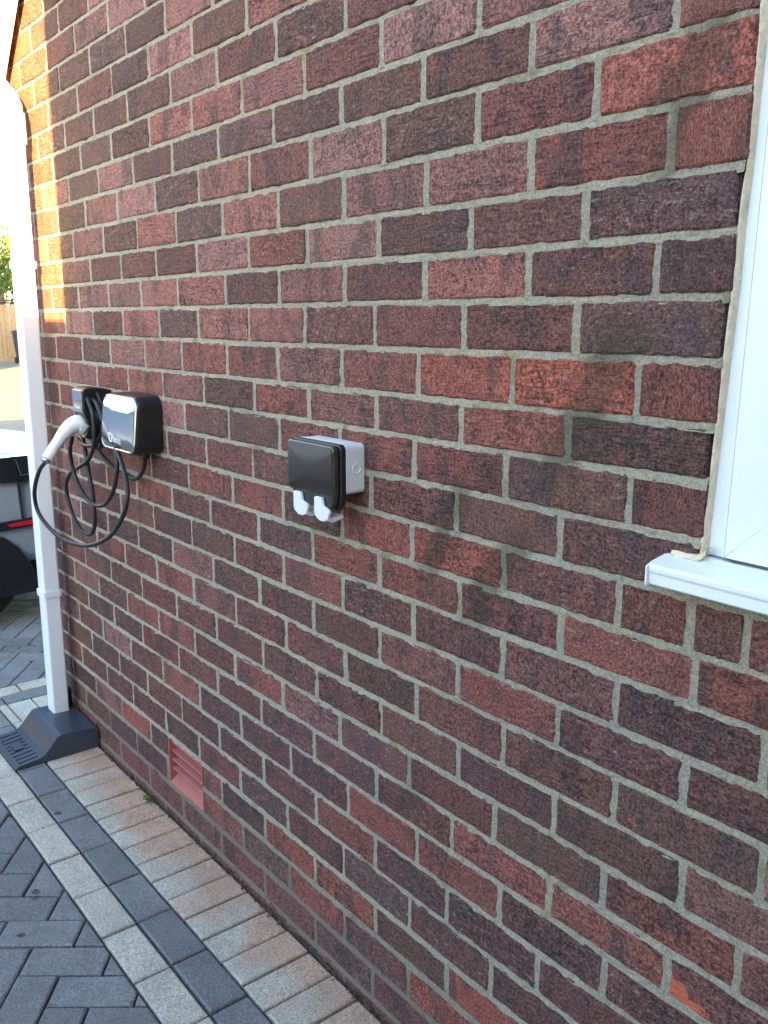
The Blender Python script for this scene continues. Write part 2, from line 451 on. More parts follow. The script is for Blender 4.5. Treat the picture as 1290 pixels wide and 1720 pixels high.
def mat_brick(name, stuff=False, chip=False):
    s = NT(name); oc = s.n('ShaderNodeTexCoord').outputs['Object']
    if stuff:
        base = s.n('ShaderNodeAttribute', attribute_name='brick_colour').outputs['Color']; v = pos(s)
        rv = s.n('ShaderNodeAttribute', attribute_name='brick_random').outputs['Fac']
    else:
        oi = s.n('ShaderNodeObjectInfo'); base = oi.outputs['Color']; rv = oi.outputs['Random']; v = oc
    cx = s.n('ShaderNodeCombineXYZ'); s.l(s.math('MULTIPLY', rv, 37.0), cx.inputs[0]); s.l(s.math('MULTIPLY', rv, 91.0), cx.inputs[2])
    s.l(s.math('MULTIPLY', rv, 53.0), cx.inputs[1])
    v = s.vadd(v, cx.outputs[0])
    h1 = s.math('FRACT', s.math('MULTIPLY', rv, 17.3)); h2 = s.math('FRACT', s.math('MULTIPLY', rv, 41.7)); h3 = s.math('FRACT', s.math('MULTIPLY', rv, 73.1))
    big = s.noise(s.vmul(v, (1.6, 1, .8)), 11, 2, .5, .6)
    big2 = s.noise(v, 23, 3, .6)
    c = s.mix(s.ramp(big, .48, .66, 0, .62), base, (.072, .052, .056))                        # dark kiln flashing
    c = s.mix(s.ramp(big2, .54, .72, 0, .55), c, s.mix(.45, base, (.36, .10, .065)))         # redder patches
    red = s.n('ShaderNodeSeparateColor'); s.l(base, red.inputs[0])
    spk = s.noise(v, 135, 3, .72); spk2 = s.noise(v, 55, 2, .6)
    amt = s.math('MULTIPLY', s.ramp(big2, .3, .62, .4, 1.0), s.ramp(h1, 0, 1, .35, 1.15))
    sp = s.math('MULTIPLY', s.ramp(s.math('ADD', s.math('MULTIPLY', spk, .7), s.math('MULTIPLY', spk2, .3)), .515, .60), amt)
    c = s.mix(s.math('MULTIPLY', sp, .72), c, (.036, .027, .030))                              # burnt specks
    scf = s.noise(s.vmul(v, (.7, 1, 2.2)), 70, 3, .75)
    c = s.mix(s.math('MULTIPLY', s.ramp(scf, .53, .72, 0, .72), s.ramp(h2, .1, 1, .08, 1.0)), c, (.30, .22, .20))                             # dusty bloom
    fine = s.noise(v, 230, 3, .8)
    c = s.mix(1.0, c, s.mix(s.ramp(fine, .34, .66), (.42, .43, .45), (1.76, 1.71, 1.68)), 'MULTIPLY')
    crs = s.noise(s.vmul(v, (.28, 1, 2.6)), 95, 3, .7, .8)
    c = s.mix(s.math('MULTIPLY', s.ramp(crs, .56, .66), s.ramp(h3, .45, 1, 0, .5)), c, s.mix(1.0, c, (.34, .32, .33), 'MULTIPLY'))      # drag creases on some faces
    if chip:
        sx = s.n('ShaderNodeSeparateXYZ'); s.l(oc, sx.inputs[0]); wob = s.noise(oc, 38, 4, .65)
        d = s.math('ADD', s.math('ADD', s.math('MULTIPLY', sx.outputs[0], 1.0), s.math('MULTIPLY', sx.outputs[2], 1.6)), s.math('MULTIPLY', s.math('SUBTRACT', wob, .5), .13))
        c = s.mix(s.ramp(d, -.088, -.096), c, (.60, .15, .080))
    c = stain(s, c, .5)
    s.fin(c, .86, .25)
    wr = s.noise(s.vmul(v, (.5, 1, 1.5)), 150, 3, .75, .5); gr = s.noise(v, 620, 2, .6)
    h = s.math('ADD', s.math('MULTIPLY', wr, 1.0), s.math('MULTIPLY', gr, .45))
    h = s.math('SUBTRACT', h, s.math('ADD', s.math('MULTIPLY', sp, .35), s.math('MULTIPLY', s.math('MULTIPLY', s.ramp(crs, .54, .66), h3), .6)))
    s.bump(h, 1.0, .0045); return s.m
def mat_mortar():
    s = NT('mortar'); v = pos(s)
    n1 = s.noise(v, 3.2, 3, .6); n2 = s.noise(v, 38, 4, .7); g = s.noise(v, 260, 4, .8)
    c = s.mix(s.ramp(n1, .35, .7), (.395, .355, .28), (.46, .405, .30))
    c = s.mix(s.ramp(n2, .58, .74, 0, .6), c, (.19, .175, .15))
    c = s.mix(s.ramp(s.noise(v, 7.5, 4, .65), .56, .68, 0, .6), c, (.22, .21, .095))          # algae
    c = s.mix(1.0, c, s.mix(s.ramp(g, .34, .66), (.72, .72, .72), (1.30, 1.30, 1.30)), 'MULTIPLY')
    sx = s.n('ShaderNodeSeparateXYZ'); s.l(v, sx.inputs[0])
    dz = s.math('ADD', sx.outputs[2], s.math('MULTIPLY', n2, .12))
    c = s.mix(s.ramp(dz, .33, .17, 0, .72), c, (.155, .118, .102))                              # darker hard pointing in the plinth courses
    c = stain(s, c, .55)
    s.fin(c, .93, .2); s.bump(s.math('ADD', g, s.noise(v, 150, 4, .7)), 1.0, .0045); return s.m
def mat_plain(name, c, rough=.5, spec=None, metal=None, nz=0.0, sc=40, bump=0.0, bsc=300, bd=.001):
    s = NT(name); v = pos(s)
    if nz:
        n = s.noise(v, sc, 4, .6); c = s.mix(n, tuple(x*(1-nz) for x in c), tuple(min(1, x*(1+nz)) for x in c))
    s.fin(c, rough, spec, metal)
    if bump: s.bump(s.noise(v, bsc, 3, .6), bump, bd)
    return s.m
def mat_upvc(name, c=(.80, .82, .83), rough=.28):
    s = NT(name); v = pos(s)
    c = s.mix(s.ramp(s.noise(s.vmul(v, (1, 1, .25)), 14, 4, .6), .5, .78, 0, .4), c, (.60, .58, .52))
    s.fin(c, s.ramp(s.noise(v, 30, 3), .3, .7, rough, rough+.16), .5); return s.m
def mat_paver(name, c0, c1, spec_c, spec_amt, dust=None, stuff=False, spots=False):
    s = NT(name); v = pos(s)
    rv = s.n('ShaderNodeAttribute', attribute_name='piece_random').outputs['Fac'] if stuff else s.n('ShaderNodeObjectInfo').outputs['Random']
    c = s.mix(rv, c0, c1)
    c = s.mix(s.ramp(s.noise(v, 9, 4, .6), .35, .7, 0, .55), c, tuple(x*.72 for x in c0))
    g = s.noise(v, 300, 4, .8); g2 = s.noise(v, 170, 4, .75)
    c = s.mix(s.ramp(g, .50, .64, 0, spec_amt), c, spec_c)
    c = s.mix(s.ramp(g2, .52, .66, 0, spec_amt), c, tuple(x*.45 for x in c0))
    c = s.mix(s.ramp(s.noise(v, 75, 4, .7), .58, .74, 0, .3), c, (.30, .29, .28))
    c = s.mix(1.0, c, s.mix(s.ramp(s.noise(v, 210, 5, .85), .34, .66), (.62, .62, .62), (1.38, 1.38, 1.38)), 'MULTIPLY')
    c = s.mix(s.ramp(s.noise(v, 26, 4, .7), .5, .7, 0, .45), c, s.mix(1.0, c, (.66, .66, .67), 'MULTIPLY'))
    if dust:
        sx = s.n('ShaderNodeSeparateXYZ'); s.l(v, sx.inputs[0])
        d = s.math('ADD', sx.outputs[1], s.math('MULTIPLY', s.math('SUBTRACT', s.noise(v, 7, 4, .65), .5), .42))
        c = s.mix(s.math('MULTIPLY', s.ramp(d, -.19, -.04, 0, .95), s.ramp(sx.outputs[0], -2.6, -2.4)), c, s.mix(1.0, c, dust, 'MULTIPLY'))               # brick dust washed off the wall
    if spots:
        vo = s.n('ShaderNodeTexVoronoi'); s.l(s.vadd(v, s.vmul(s.n('ShaderNodeTexNoise').outputs[1], (.02, .02, 0))), vo.inputs['Vector']); vo.inputs['Scale'].default_value = 13
        c = s.mix(s.math('MULTIPLY', s.ramp(vo.outputs['Distance'], .17, .11), s.ramp(s.noise(v, 2.3, 2), .54, .58, 0, .75)), c, (.022, .022, .026))   # oil drips
    s.fin(c, s.ramp(s.noise(v, 40, 3), .3, .7, .68, .9), .3)
    s.bump(s.math('ADD', g, s.math('MULTIPLY', g2, .8)), 1.0, .003); return s.m

M_BRICK = mat_brick('brick'); M_BRICKS = mat_brick('brick_rest', True); M_CHIP = mat_brick('brick_spalled', chip=True)
M_MORTAR = mat_mortar()
M_UPVC = mat_upvc('white_upvc'); M_PIPE = mat_upvc('white_pipe', (.78, .83, .87), .32)
M_SEAL = mat_plain('cream_sealant', (.72, .62, .45), .6, nz=.38, sc=70, bump=.9, bsc=160, bd=.004)
M_GASKET = mat_plain('black_gasket', (.07, .07, .072), .6)
M_GLASS = mat_plain('window_glass', (.03, .035, .04), .04, .6)
M_TERRA = mat_plain('terracotta', (.43, .125, .105), .7, nz=.22, sc=50, bump=.4, bsc=350)
M_WHITEPAV = mat_paver('light_granite_paver', (.60, .535, .43), (.67, .60, .49), (.82, .75, .63), .6, dust=(1.02, .72, .62))
M_DARKPAV = mat_paver('charcoal_paver', (.208, .205, .206), (.290, .286, .284), (.42, .415, .41), .4, spots=True)
M_DARKPAVS = mat_paver('charcoal_paver_rest', (.208, .205, .206), (.290, .286, .284), (.42, .415, .41), .4, stuff=True)
M_WHITEPAVS = mat_paver('light_granite_paver_rest', (.60, .535, .43), (.67, .60, .49), (.82, .75, .63), .6, stuff=True, dust=(1.02, .72, .62))
M_SAND = mat_plain('jointing_sand', (.040, .037, .034), .95, nz=.4, sc=120, bump=.8, bsc=400)
M_GULLY = mat_plain('black_gully_plastic', (.046, .056, .075), .36, .5, nz=.35, sc=18, bump=.25, bsc=500, bd=.0006)
M_BLACK = mat_plain('satin_black_plastic', (.011, .012, .013), .38, .5, nz=.2, sc=30, bump=.15, bsc=900, bd=.0004)
M_GLOSS = mat_plain('gloss_black_panel', (.36, .37, .38), .03, None, .95)
M_RIM = mat_plain('polished_rim', (.42, .44, .45), .22, None, .85)
M_CABLE = mat_plain('black_cable', (.014, .015, .017), .48, .45, nz=.3, sc=60)
M_GUN = mat_plain('white_connector', (.72, .74, .75), .35, nz=.05, sc=30)
M_GREYPL = mat_plain('grey_plastic', (.68, .70, .71), .42, nz=.06, sc=30)
M_COVER = mat_plain('dark_socket_cover', (.030, .025, .021), .20, .9, nz=.1, sc=20)
M_PRINT = mat_plain('white_print', (.75, .77, .78), .5)
M_LABEL = mat_plain('grey_label', (.17, .18, .18), .4)
M_STEEL = mat_plain('steel_screw', (.45, .45, .45), .35, None, 1.0)
M_CONC = mat_plain('pale_concrete', (.20, .175, .13), .9, nz=.3, sc=1.2, bump=.5, bsc=40, bd=.004)
M_EARTH = mat_plain('asphalt_ground', (.055, .055, .055), .95, nz=.3, sc=3, bump=.6, bsc=120, bd=.004)
M_WOOD = mat_plain('weathered_fence_wood', (.30, .205, .115), .8, nz=.35, sc=9, bump=.4, bsc=60, bd=.003)
M_ROOF = mat_plain('brown_roof_tile', (.13, .075, .055), .85, nz=.35, sc=6, bump=.4, bsc=60, bd=.004)
M_RENDER = mat_plain('pale_render', (.50, .47, .42), .9, nz=.12, sc=4, bump=.4, bsc=120)
M_CAR = mat_plain('silver_blue_paint', (.36, .42, .48), .30, .5, .30)
M_CARBLK = mat_plain('black_car_trim', (.010, .011, .013), .5, .4)
M_TYRE = mat_plain('tyre_rubber', (.012, .012, .012), .8)
M_ALLOY = mat_plain('alloy_rim', (.45, .45, .45), .3, None, .9)
M_LAMP = mat_plain('smoked_lamp', (.016, .018, .02), .06, .8)
M_CHROME = mat_plain('chrome', (.7, .72, .74), .12, None, 1.0)
M_RED = mat_plain('red_reflector', (.55, .012, .02), .18, .6)
M_LEAF = mat_plain('leaf', (.085, .14, .022), .6, nz=.5, sc=3)
M_BARK = mat_plain('bark', (.09, .065, .045), .9, nz=.4, sc=12)
M_WEED = mat_plain('weed_leaf', (.10, .22, .03), .5, nz=.3, sc=60)
M_SOIL = mat_plain('soil_crumb', (.07, .06, .048), .95, nz=.5, sc=200)
M_BARGE = mat_upvc('cream_bargeboard', (.74, .70, .62), .35)
M_INT = mat_plain('dark_interior', (.08, .08, .08), .9)

PAL = {'P': (.330, .172, .172), 'R': (.350, .108, .082), 'X': (.43, .115, .078), 'M': (.185, .078, .076),
       'D': (.112, .062, .062), 'K': (.096, .069, .070), 'B': (.130, .082, .066), 'G': (.140, .098, .088)}
def pal(code):
    if code == 'RR': code = 'X'
    a = np.mean([PAL[c] for c in code], axis=0)*.72 + np.array((.185, .092, .084))*.28
    a = a*np.array((1.00, .93, .86))
    return a*(1+npr.uniform(-.07, .07))*(1+npr.uniform(-.03, .03, 3))

# ------------------------------------------------------------------ ground
g = obj('ground', [(-400, -400, -.060), (400, -400, -.060), (400, 400, -.060), (-400, 400, -.060)], [(0, 1, 2, 3)], M_EARTH)
tag(g, 'grey asphalt ground spreading out beyond the paved driveway', 'ground', kind='structure')
road = box('road', (-60, -60, -.058), (-9.0, 60, -.012), M_CONC)
tag(road, 'pale sunlit concrete road beyond the parked car', 'road', kind='structure')
DX0, DX1, DY0, DY1 = -8.6, 2.9, -2.35, 3.0
drive = box('driveway', (-8.98, -2.40, -.056), (2.95, 3.05, -.0115), M_SAND)
tag(drive, 'block paved driveway of charcoal herringbone with pale granite border rows', 'driveway', kind='structure')

# ------------------------------------------------------------------ the brick house
JB = dict(zip(range(J0, J0+len(BED)), BED))
GZ = 1.388
def zb(j): return GZ - .075*JB[j]
X_L, X_R = -2.645, 2.9                   # ends of the gable wall
RAKE = lambda x: 2.390 + 1.0*(x+2.369)   # lower edge of the bargeboard
def corner(z): return .008 + .040*min(z-GZ+.1, .36)   # brick edge of the window opening
WX1, WZ0, WZ1 = 1.20, zb(4)+.0, zb(-12)
house = empty('brick_house', (0, 0, 0))
tag(house, 'red and plum brick gable wall of the house with pale mortar', 'house')

def brick_mesh(i, w=.215, h=.0645, d=.10):
    n_l, n_s = 15, 5
    def side(a, b, n):
        return [(a[0]+(b[0]-a[0])*k/n, a[1]+(b[1]-a[1])*k/n) for k in range(n)]
    c = .0028; x, z = w/2, h/2
    P = [(-x+c, -z)]+side((-x+c*3, -z), (x-c*3, -z), n_l)[0:]+[(x-c, -z), (x, -z+c)]+side((x, -z+c*3), (x, z-c*3), n_s)+[(x, z-c), (x-c, z)] \
        + side((x-c*3, z), (-x+c*3, z), n_l)+[(-x+c, z), (-x, z-c)]+side((-x, z-c*3), (-x, -z+c*3), n_s)+[(-x, -z+c)]
    n = len(P); P = [(a+npr.uniform(-.0011, .0011), b+npr.uniform(-.0012, .0012)) for a, b in P]
    chipk = {npr.randint(n): npr.uniform(.003, .007) for _ in range(npr.randint(0, 7))}
    vs_, ins = [], []
    for k, (a, b) in enumerate(P):
        e = .0022+npr.uniform(0, .0012)+chipk.get(k, 0)
        L = math.hypot(max(abs(a)-x+.012, 0), max(abs(b)-z+.012, 0))+1e-6
        ia = a - math.copysign(e, a)*(1 if abs(a) > x-.006 else 0.0); ib = b - math.copysign(e, b)*(1 if abs(b) > z-.006 else 0.0)
        ins.append((ia, ib))
    vs_ += [(a, npr.uniform(-.0004, .0006), b) for a, b in ins]
    vs_ += [(a, .0024+npr.uniform(-.0004, .0006), b) for a, b in P]
    vs_ += [(a, d, b) for a, b in P]
    fs = [tuple(range(n))]
    for k in range(n):
        q = (k+1) % n
        fs.append((n+k, n+q, q, k)); fs.append((2*n+k, 2*n+q, n+q, n+k))
    me = bpy.data.meshes.new('brick'); me.from_pydata(vs_, [], fs); me.update(); me.materials.append(M_BRICK); return me
VAR = [brick_mesh(i) for i in range(18)]
codes = ['M', 'M', 'D', 'D', 'DM', 'MR', 'RM', 'P', 'PM', 'K', 'KD', 'B', 'BM', 'MP']
bricks = []      # (x centre, z centre, w, h, colour, weight, key)
AIR = (-1.647, -1.436, zb(17)+.006, zb(15)-.004)
def put(x0, x1, z0, z1, code, key=None):
    w, h = x1-x0, z1-z0
    if w < .018: return
    xc, zc = (x0+x1)/2, (z0+z1)/2
    bricks.append([xc, zc, w, h, pal(code), seen((xc, 0, zc), 40), key])
JT = .0086
heads = []       # head joints: (x, z0, z1)
for c in range(J0+1, 19):
    zt = zb(c); zbm = zb(c+1) if c < 18 else -.06
    z1, z0 = zt-JT/2, zbm+JT/2
    if z1-z0 < .02: continue
    xs = sorted(-u/1000 for u in ROWS[str(c)]); nU = len(xs)
    zc = (z0+z1)/2
    edges = [X_L] + [x for x in xs if X_L+.03 < x < X_R-.03] + [X_R]
    for a, b in zip(edges[:-1], edges[1:]):
        i = sum(1 for x in xs if x > (a+b)/2)
        code = COL.get('%d,%d' % (c, i)) or ('GM' if c >= 18 else rnd.choice(codes))
        if c == 17 and '%d,%d' % (c, i) not in COL: code = rnd.choice(['MD', 'M', 'DM', 'GM', 'RM'])
        x0 = a + (JT/2 if a != X_L else 0); x1 = b - (JT/2 if b != X_R else 0)
        segs = [(x0, x1)]
        if WZ0+.01 < zc < WZ1:                     # the window opening
            cc = corner(zc); new = []
            for s0, s1 in segs:
                if s0 < cc: new.append((s0, min(s1, cc)))
                if s1 > WX1: new.append((max(s0, WX1), s1))
            segs = new
        if c == 4:                                  # snapped headers under the sill
            if x1 > -.005 and x0 < -.005: segs = [(x0, -.010)]
            elif x0 >= -.01 and x1 < 1.3: segs = []
        if AIR[2] < zc < AIR[3]:
            new = []
            for s0, s1 in segs:
                if s1 <= AIR[0] or s0 >= AIR[1]: new.append((s0, s1))
                else:
                    if s0 < AIR[0]-.01: new.append((s0, AIR[0]-.006))
                    if s1 > AIR[1]+.01: new.append((AIR[1]+.006, s1))
            segs = new
        top = z1
        for s0, s1 in segs:
            if zc > RAKE((s0+s1)/2)+.16: continue
            put(s0, s1, z0, top, code, (c, i))
        if b != X_R and not (WZ0+.01 < zc < WZ1 and corner(zc)-.004 < b < WX1) and not (AIR[2] < zc < AIR[3] and AIR[0]-.01 < b < AIR[1]+.01) \
                and not (c == 4 and -.005 < b < 1.25) and zc < RAKE(b)+.2:
            heads.append((b, zbm, zt))
    if c == 4:
        xh = .003
        heads.append((-.003, zbm, zt))
        while xh < 1.2:
            put(xh, xh+.067, z0, z1, rnd.choice(['D', 'MD', 'M', 'DM']), (4, 'h')); heads.append((xh+.072, zbm, zt)); xh += .077
order = sorted(range(len(bricks)), key=lambda k: -bricks[k][5]*bricks[k][2])
single = set(k for k in order[:300] if bricks[k][5] > 0)
rv_, rf_, rc_, rr_ = [], [], [], []
for k, (xc, zc, w, h, cl, wt, key) in enumerate(bricks):
    me = VAR[npr.randint(len(VAR))]
    dy, rz, ry = npr.uniform(-.0012, .0012), npr.uniform(-.006, .006), npr.uniform(-.006, .006)
    if k in single:
        o = bpy.data.objects.new('brick', me); col.objects.link(o); o.parent = house
        o.location = (xc, dy, zc+npr.uniform(-.0006, .0006)); o.scale = (w/.215, 1, h/.0645); o.rotation_euler = (npr.uniform(-.008, .008), ry, rz)
        if w < .13: o.rotation_euler = (0, 0, 0)
        o.color = (*cl, 1)
        if key == CHIPKEY:
            o.data = me.copy(); o.data.materials[0] = M_CHIP; o['label'] = 'brick with a spalled orange corner'
    else:
        b0 = len(rv_)
        for v in me.vertices:
            rv_.append((v.co.x*w/.215+xc, v.co.y+dy, v.co.z*h/.0645+zc))
        rnd_v = npr.rand()
        for p in me.polygons:
            rf_.append(tuple(b0+i for i in p.vertices)); rc_.append((*cl, 1)); rr_.append(rnd_v)
if rv_:
    o = obj('bricks_rest', rv_, rf_, M_BRICKS, house); o['kind'] = 'stuff'; o['label'] = 'remaining bricks of the gable wall'
    at = o.data.attributes.new('brick_colour', 'FLOAT_COLOR', 'FACE'); at.data.foreach_set('color', np.array(rc_, 'f').ravel())
    at = o.data.attributes.new('brick_random', 'FLOAT', 'FACE'); at.data.foreach_set('value', np.array(rr_, 'f'))
# mortar: uneven struck joints, one continuous body of pointing
mv, mf = [], []
def strip(xs, zfun, half, prof, amp):
    n = len(xs); k = len(prof); b0 = len(mv)
    nz_ = [snoise(n, 3)*amp+snoise(n, 25)*amp*.8 for _ in range(k)]
    e0, e1 = snoise(n, 3)*.0011, snoise(n, 3)*.0011
    pit = np.zeros(n)
    for q in range(int(n*.006)+1):
        p0 = npr.randint(n); ln = npr.randint(2, 7); pit[p0:p0+ln] += npr.uniform(.001, .004)
    for i, x in enumerate(xs):
        for q in range(k):
            t = 1-2*q/(k-1)
            mv.append((x, prof[q]+nz_[q][i]+pit[i], zfun+half*t+(e0[i] if q < k/2 else e1[i])))
    for i in range(n-1):
        for q in range(k-1):
            a = b0+i*k+q; mf.append((a, a+1, a+k+1, a+k))
for j in range(J0+1, 19):
    z = zb(j); runs = [(X_L, X_R)]
    if WZ0-.005 < z < WZ1-.02: runs = [(X_L, corner(z)-.0005), (WX1, X_R)] if j < 4 else runs
    if AIR[2] < z < AIR[3]: runs = [(X_L, AIR[0]-.001), (AIR[1]+.001, X_R)]
    for a, b in runs:
        b = min(b, X_R); a = max(a, X_L)
        lim = (z-.2-2.390)-2.369
        a = max(a, lim)
        if b-a < .03: continue
        xs = np.linspace(a, b, max(4, int((b-a)/.0055)))
        lift = .0018 if j >= 15 else 0
        strip(xs, z, .0082, [.0066, .0036, .0023-lift, .0017-lift, .0013-lift, .0012-lift], .0012)
for x, z0, z1 in heads:
    n = 12; k = 5; b0 = len(mv); zz = np.linspace(z0, z1, n); wv = snoise(n, 2)*.0012
    nz_ = [snoise(n, 2)*.0007 for _ in range(k)]
    for i in range(n):
        for q in range(k):
            t = -1+2*q/(k-1)
            mv.append((x+wv[i]+t*.0078, .0020+.0008*t+nz_[q][i]-.0004, zz[i]))
    for i in range(n-1):
        for q in range(k-1):
            a = b0+i*k+q; mf.append((a, a+1, a+k+1, a+k))
obj('mortar', mv, mf, M_MORTAR, house, True)
# wall core and the rest of the house body
bm = bmesh.new()
def rake_poly(a, b, z0, ya, yb, top=.13):
    P = [(a, z0), (b, z0), (b, RAKE(b)+top), (a, RAKE(a)+top)]
    A = [bm.verts.new((p[0], ya, p[1])) for p in P]; B = [bm.verts.new((p[0], yb, p[1])) for p in P]
    bm.faces.new(A); bm.faces.new(B[::-1])
    for i in range(4): bm.faces.new((A[i], A[(i+1) % 4], B[(i+1) % 4], B[i]))
rake_poly(X_L+.01, AIR[0]-.003, -.058, .013, .10); rake_poly(AIR[1]+.003, -.001, -.058, .013, .10)
rake_poly(AIR[0]-.003, AIR[1]+.003, AIR[3]+.001, .013, .10); add_box(bm, (AIR[0]-.003, .013, -.058), (AIR[1]+.003, .10, AIR[2]-.001))
rake_poly(WX1+.004, X_R, -.058, .013, .10)
add_box(bm, (-.001, .013, -.058), (WX1+.004, .10, WZ0-.004)); rake_poly(-.001, WX1+.004, WZ1+.002, .013, .10)
bm_obj('wall_core', bm, M_MORTAR, house)
obj('front_wall', *(lambda: ([(X_L, .101, -.058), (X_L, 4.0, -.058), (X_L, 4.0, 2.25), (X_L, .101, 2.25), (X_L+.1, .101, -.058), (X_L+.1, 4.0, -.058), (X_L+.1, 4.0, 2.25), (X_L+.1, .101, 2.25)],
    [(0, 3, 2, 1), (4, 5, 6, 7), (0, 1, 5, 4), (3, 7, 6, 2), (0, 4, 7, 3), (1, 2, 6, 5)]))(), M_BRICKS, house)
box('added_shade_wing', (X_R+.01, -3.44, -.058), (X_R+3.0, 3.9, 5.4), M_RENDER, house)  # unseen wing, added so its corner cuts off the sunlit strip
box('room_back', (-.3, .9, .2), (1.6, .95, 2.6), M_INT, house)
# roof: bargeboard, tiles, gutter
bx0, bx1 = -2.63, 2.85
prism('bargeboard', [(bx0, RAKE(bx0)), (bx1, RAKE(bx1)), (bx1, RAKE(bx1)+.17), (bx0, RAKE(bx0)+.17)], 'y', -.045, -.024, M_BARGE, house, .002, 1)
prism('undercloak', [(bx0, RAKE(bx0)+.10), (bx1, RAKE(bx1)+.10), (bx1, RAKE(bx1)+.16), (bx0, RAKE(bx0)+.16)], 'y', -.0235, -.004, M_BARGE, house)
roof = prism('roof', [(bx0-.16, RAKE(bx0-.16)+.173), (bx1, RAKE(bx1)+.173), (bx1, RAKE(bx1)+.26), (bx0-.16, RAKE(bx0-.16)+.26)], 'y', -.075, 4.2, M_ROOF, house)
prism('gutter', [(-2.665, 2.17), (-2.665, 2.26), (-2.675, 2.26), (-2.68, 2.19), (-2.72, 2.165), (-2.76, 2.19), (-2.765, 2.26), (-2.775, 2.26), (-2.775, 2.17), (-2.72, 2.15)], 'y', -.07, 4.0, M_PIPE, house)

# ---- air brick
ab = empty('air_brick'); ab.parent = house; ab['label'] = 'terracotta louvred air brick set low in the wall'
ax0, ax1, az0, az1 = AIR
bm = bmesh.new(); add_box(bm, (ax0, .050, az0), (ax1, .058, az1))
bm_obj('back', bm, M_CARBLK, ab)
for nm, a, b in (('frame_side', (ax0, -.0005, az0), (ax0+.004, .0495, az1)), ('frame_side', (ax1-.004, -.0005, az0), (ax1, .0495, az1)),
                 ('frame_top', (ax0+.0043, -.0005, az1-.005), (ax1-.0043, .0495, az1))):
    box(nm, a, b, M_TERRA, ab, .0012, 1)
prism('ledge', [(-.0005, az0), (-.0005, az0+.004), (.032, az0+.030), (.0495, az0+.030), (.0495, az0)], 'x', ax0+.0043, ax1-.0043, M_TERRA, ab, .001, 1)
nl = 4; span = (az1-.010)-(az0+.026)
for k in range(nl):
    zq = az0+.030+span*(k+.55)/nl
    prism('louvre', [(.008, zq-.003), (.008, zq+.0015), (.034, zq+.0060), (.034, zq+.0015)], 'x', ax0+.0043, ax1-.0043, M_TERRA, ab, .001, 1)

# ---- window: frame, sash, glass, sill, sealant
win = empty('window'); win.parent = house; win['label'] = 'white plastic window with mitred sash and projecting sill'
sx0 = .010; zs = WZ0+.058      # bottom of the frame
ft = WZ1-.015
def cz(z): return corner(z)
def frame_post(name, xo0, xo1, y0, y1, zlo, zhi, mitre0=0, mat=M_UPVC):
    P = [(xo0, zlo), (xo1, zlo+mitre0), (xo1, zhi), (xo0, zhi)]
    bm = bmesh.new()
    # follow the slight lean of the opening
    A = [bm.verts.new((p[0]+corner(p[1])-.008, y0, p[1])) for p in P]; B = [bm.verts.new((p[0]+corner(p[1])-.008, y1, p[1])) for p in P]
    bm.faces.new(A); bm.faces.new(B[::-1])
    for i in range(4): bm.faces.new((A[i], A[(i+1) % 4], B[(i+1) % 4], B[i]))
    bmesh.ops.recalc_face_normals(bm, faces=bm.faces)
    bmesh.ops.bevel(bm, geom=list(bm.edges), offset=.0006 if mitre0 else .0015, segments=2, affect='EDGES', clamp_overlap=True)
    return bm_obj(name, bm, mat, win)
frame_post('frame', .0110, .0350, .0145, .085, zs, ft)
frame_post('frame_bead', .0355, .0390, .0065, .085, zs+.002, ft)
frame_post('sash_stile', .0398, .118, .004, .080, zs+.004, ft-.02, .0782)
frame_post('frame', WX1-.045, WX1-.012, .0145, .085, zs, ft)
def rail(name, x0, x1, z0, z1, y0, y1, mit):
    P = [(x0, z0), (x1, z0), (x1-(mit if mit else 0), z1), (x0+(mit if mit else 0), z1)]
    dx = corner(z0)-.008
    return prism(name, [(a+dx, b) for a, b in P], 'y', y0, y1, M_UPVC, win, .0006, 2)
rail('sash_rail', .0402, 1.14, zs+.0035, zs+.0815, .004,  .080, .0780)
box('frame_head', (.05, .026, ft-.0195), (WX1-.05, .085, ft), M_UPVC, win)
box('pane', (.10, .045, zs+.08), (1.1, .052, ft-.02), M_GLASS, win)
rail('gasket', .045, 1.15, zs-.0015, zs+.0025, .009, .07, 0).data.materials[0] = M_GASKET
nf = []
for k in range(14):
    z = zs+.1+.9*rnd.random(); x = .06+.05*rnd.random()
    bm = bmesh.new(); bmesh.ops.create_icosphere(bm, subdivisions=1, radius=.0022)
    bmesh.ops.scale(bm, verts=bm.verts, vec=(1, .35, 1.1)); bmesh.ops.translate(bm, verts=bm.verts, vec=(x+corner(z)-.008, .0037, z))
    if k < 8: bm_obj('water_drop', bm, M_GLASS if False else M_UPVC, win, True)
    else: bm.free()
zt_ = zs-.002
sill = prism('sill', [(.10, zt_), (.008, zt_), (.003, zt_-.003), (-.038, zt_-.012), (-.0405, zt_-.015), (-.0405, zt_-.021), (-.0385, zt_-.024), (-.0385, zt_-.038), (-.034, zt_-.041), (-.020, zt_-.041), (-.020, zt_-.030), (.10, zt_-.030)],
             'x', -.044, 1.26, M_UPVC, win, .0008, 1)
prism('sill_end_cap', [(.012, zt_-.003), (-.030, zt_-.0098), (-.0425, zt_-.0145), (-.0425, zt_-.040), (-.038, zt_-.0435), (-.012, zt_-.0435), (.012, zt_-.034)],
      'x', -.0475, -.0442, M_UPVC, win, .0008, 1)
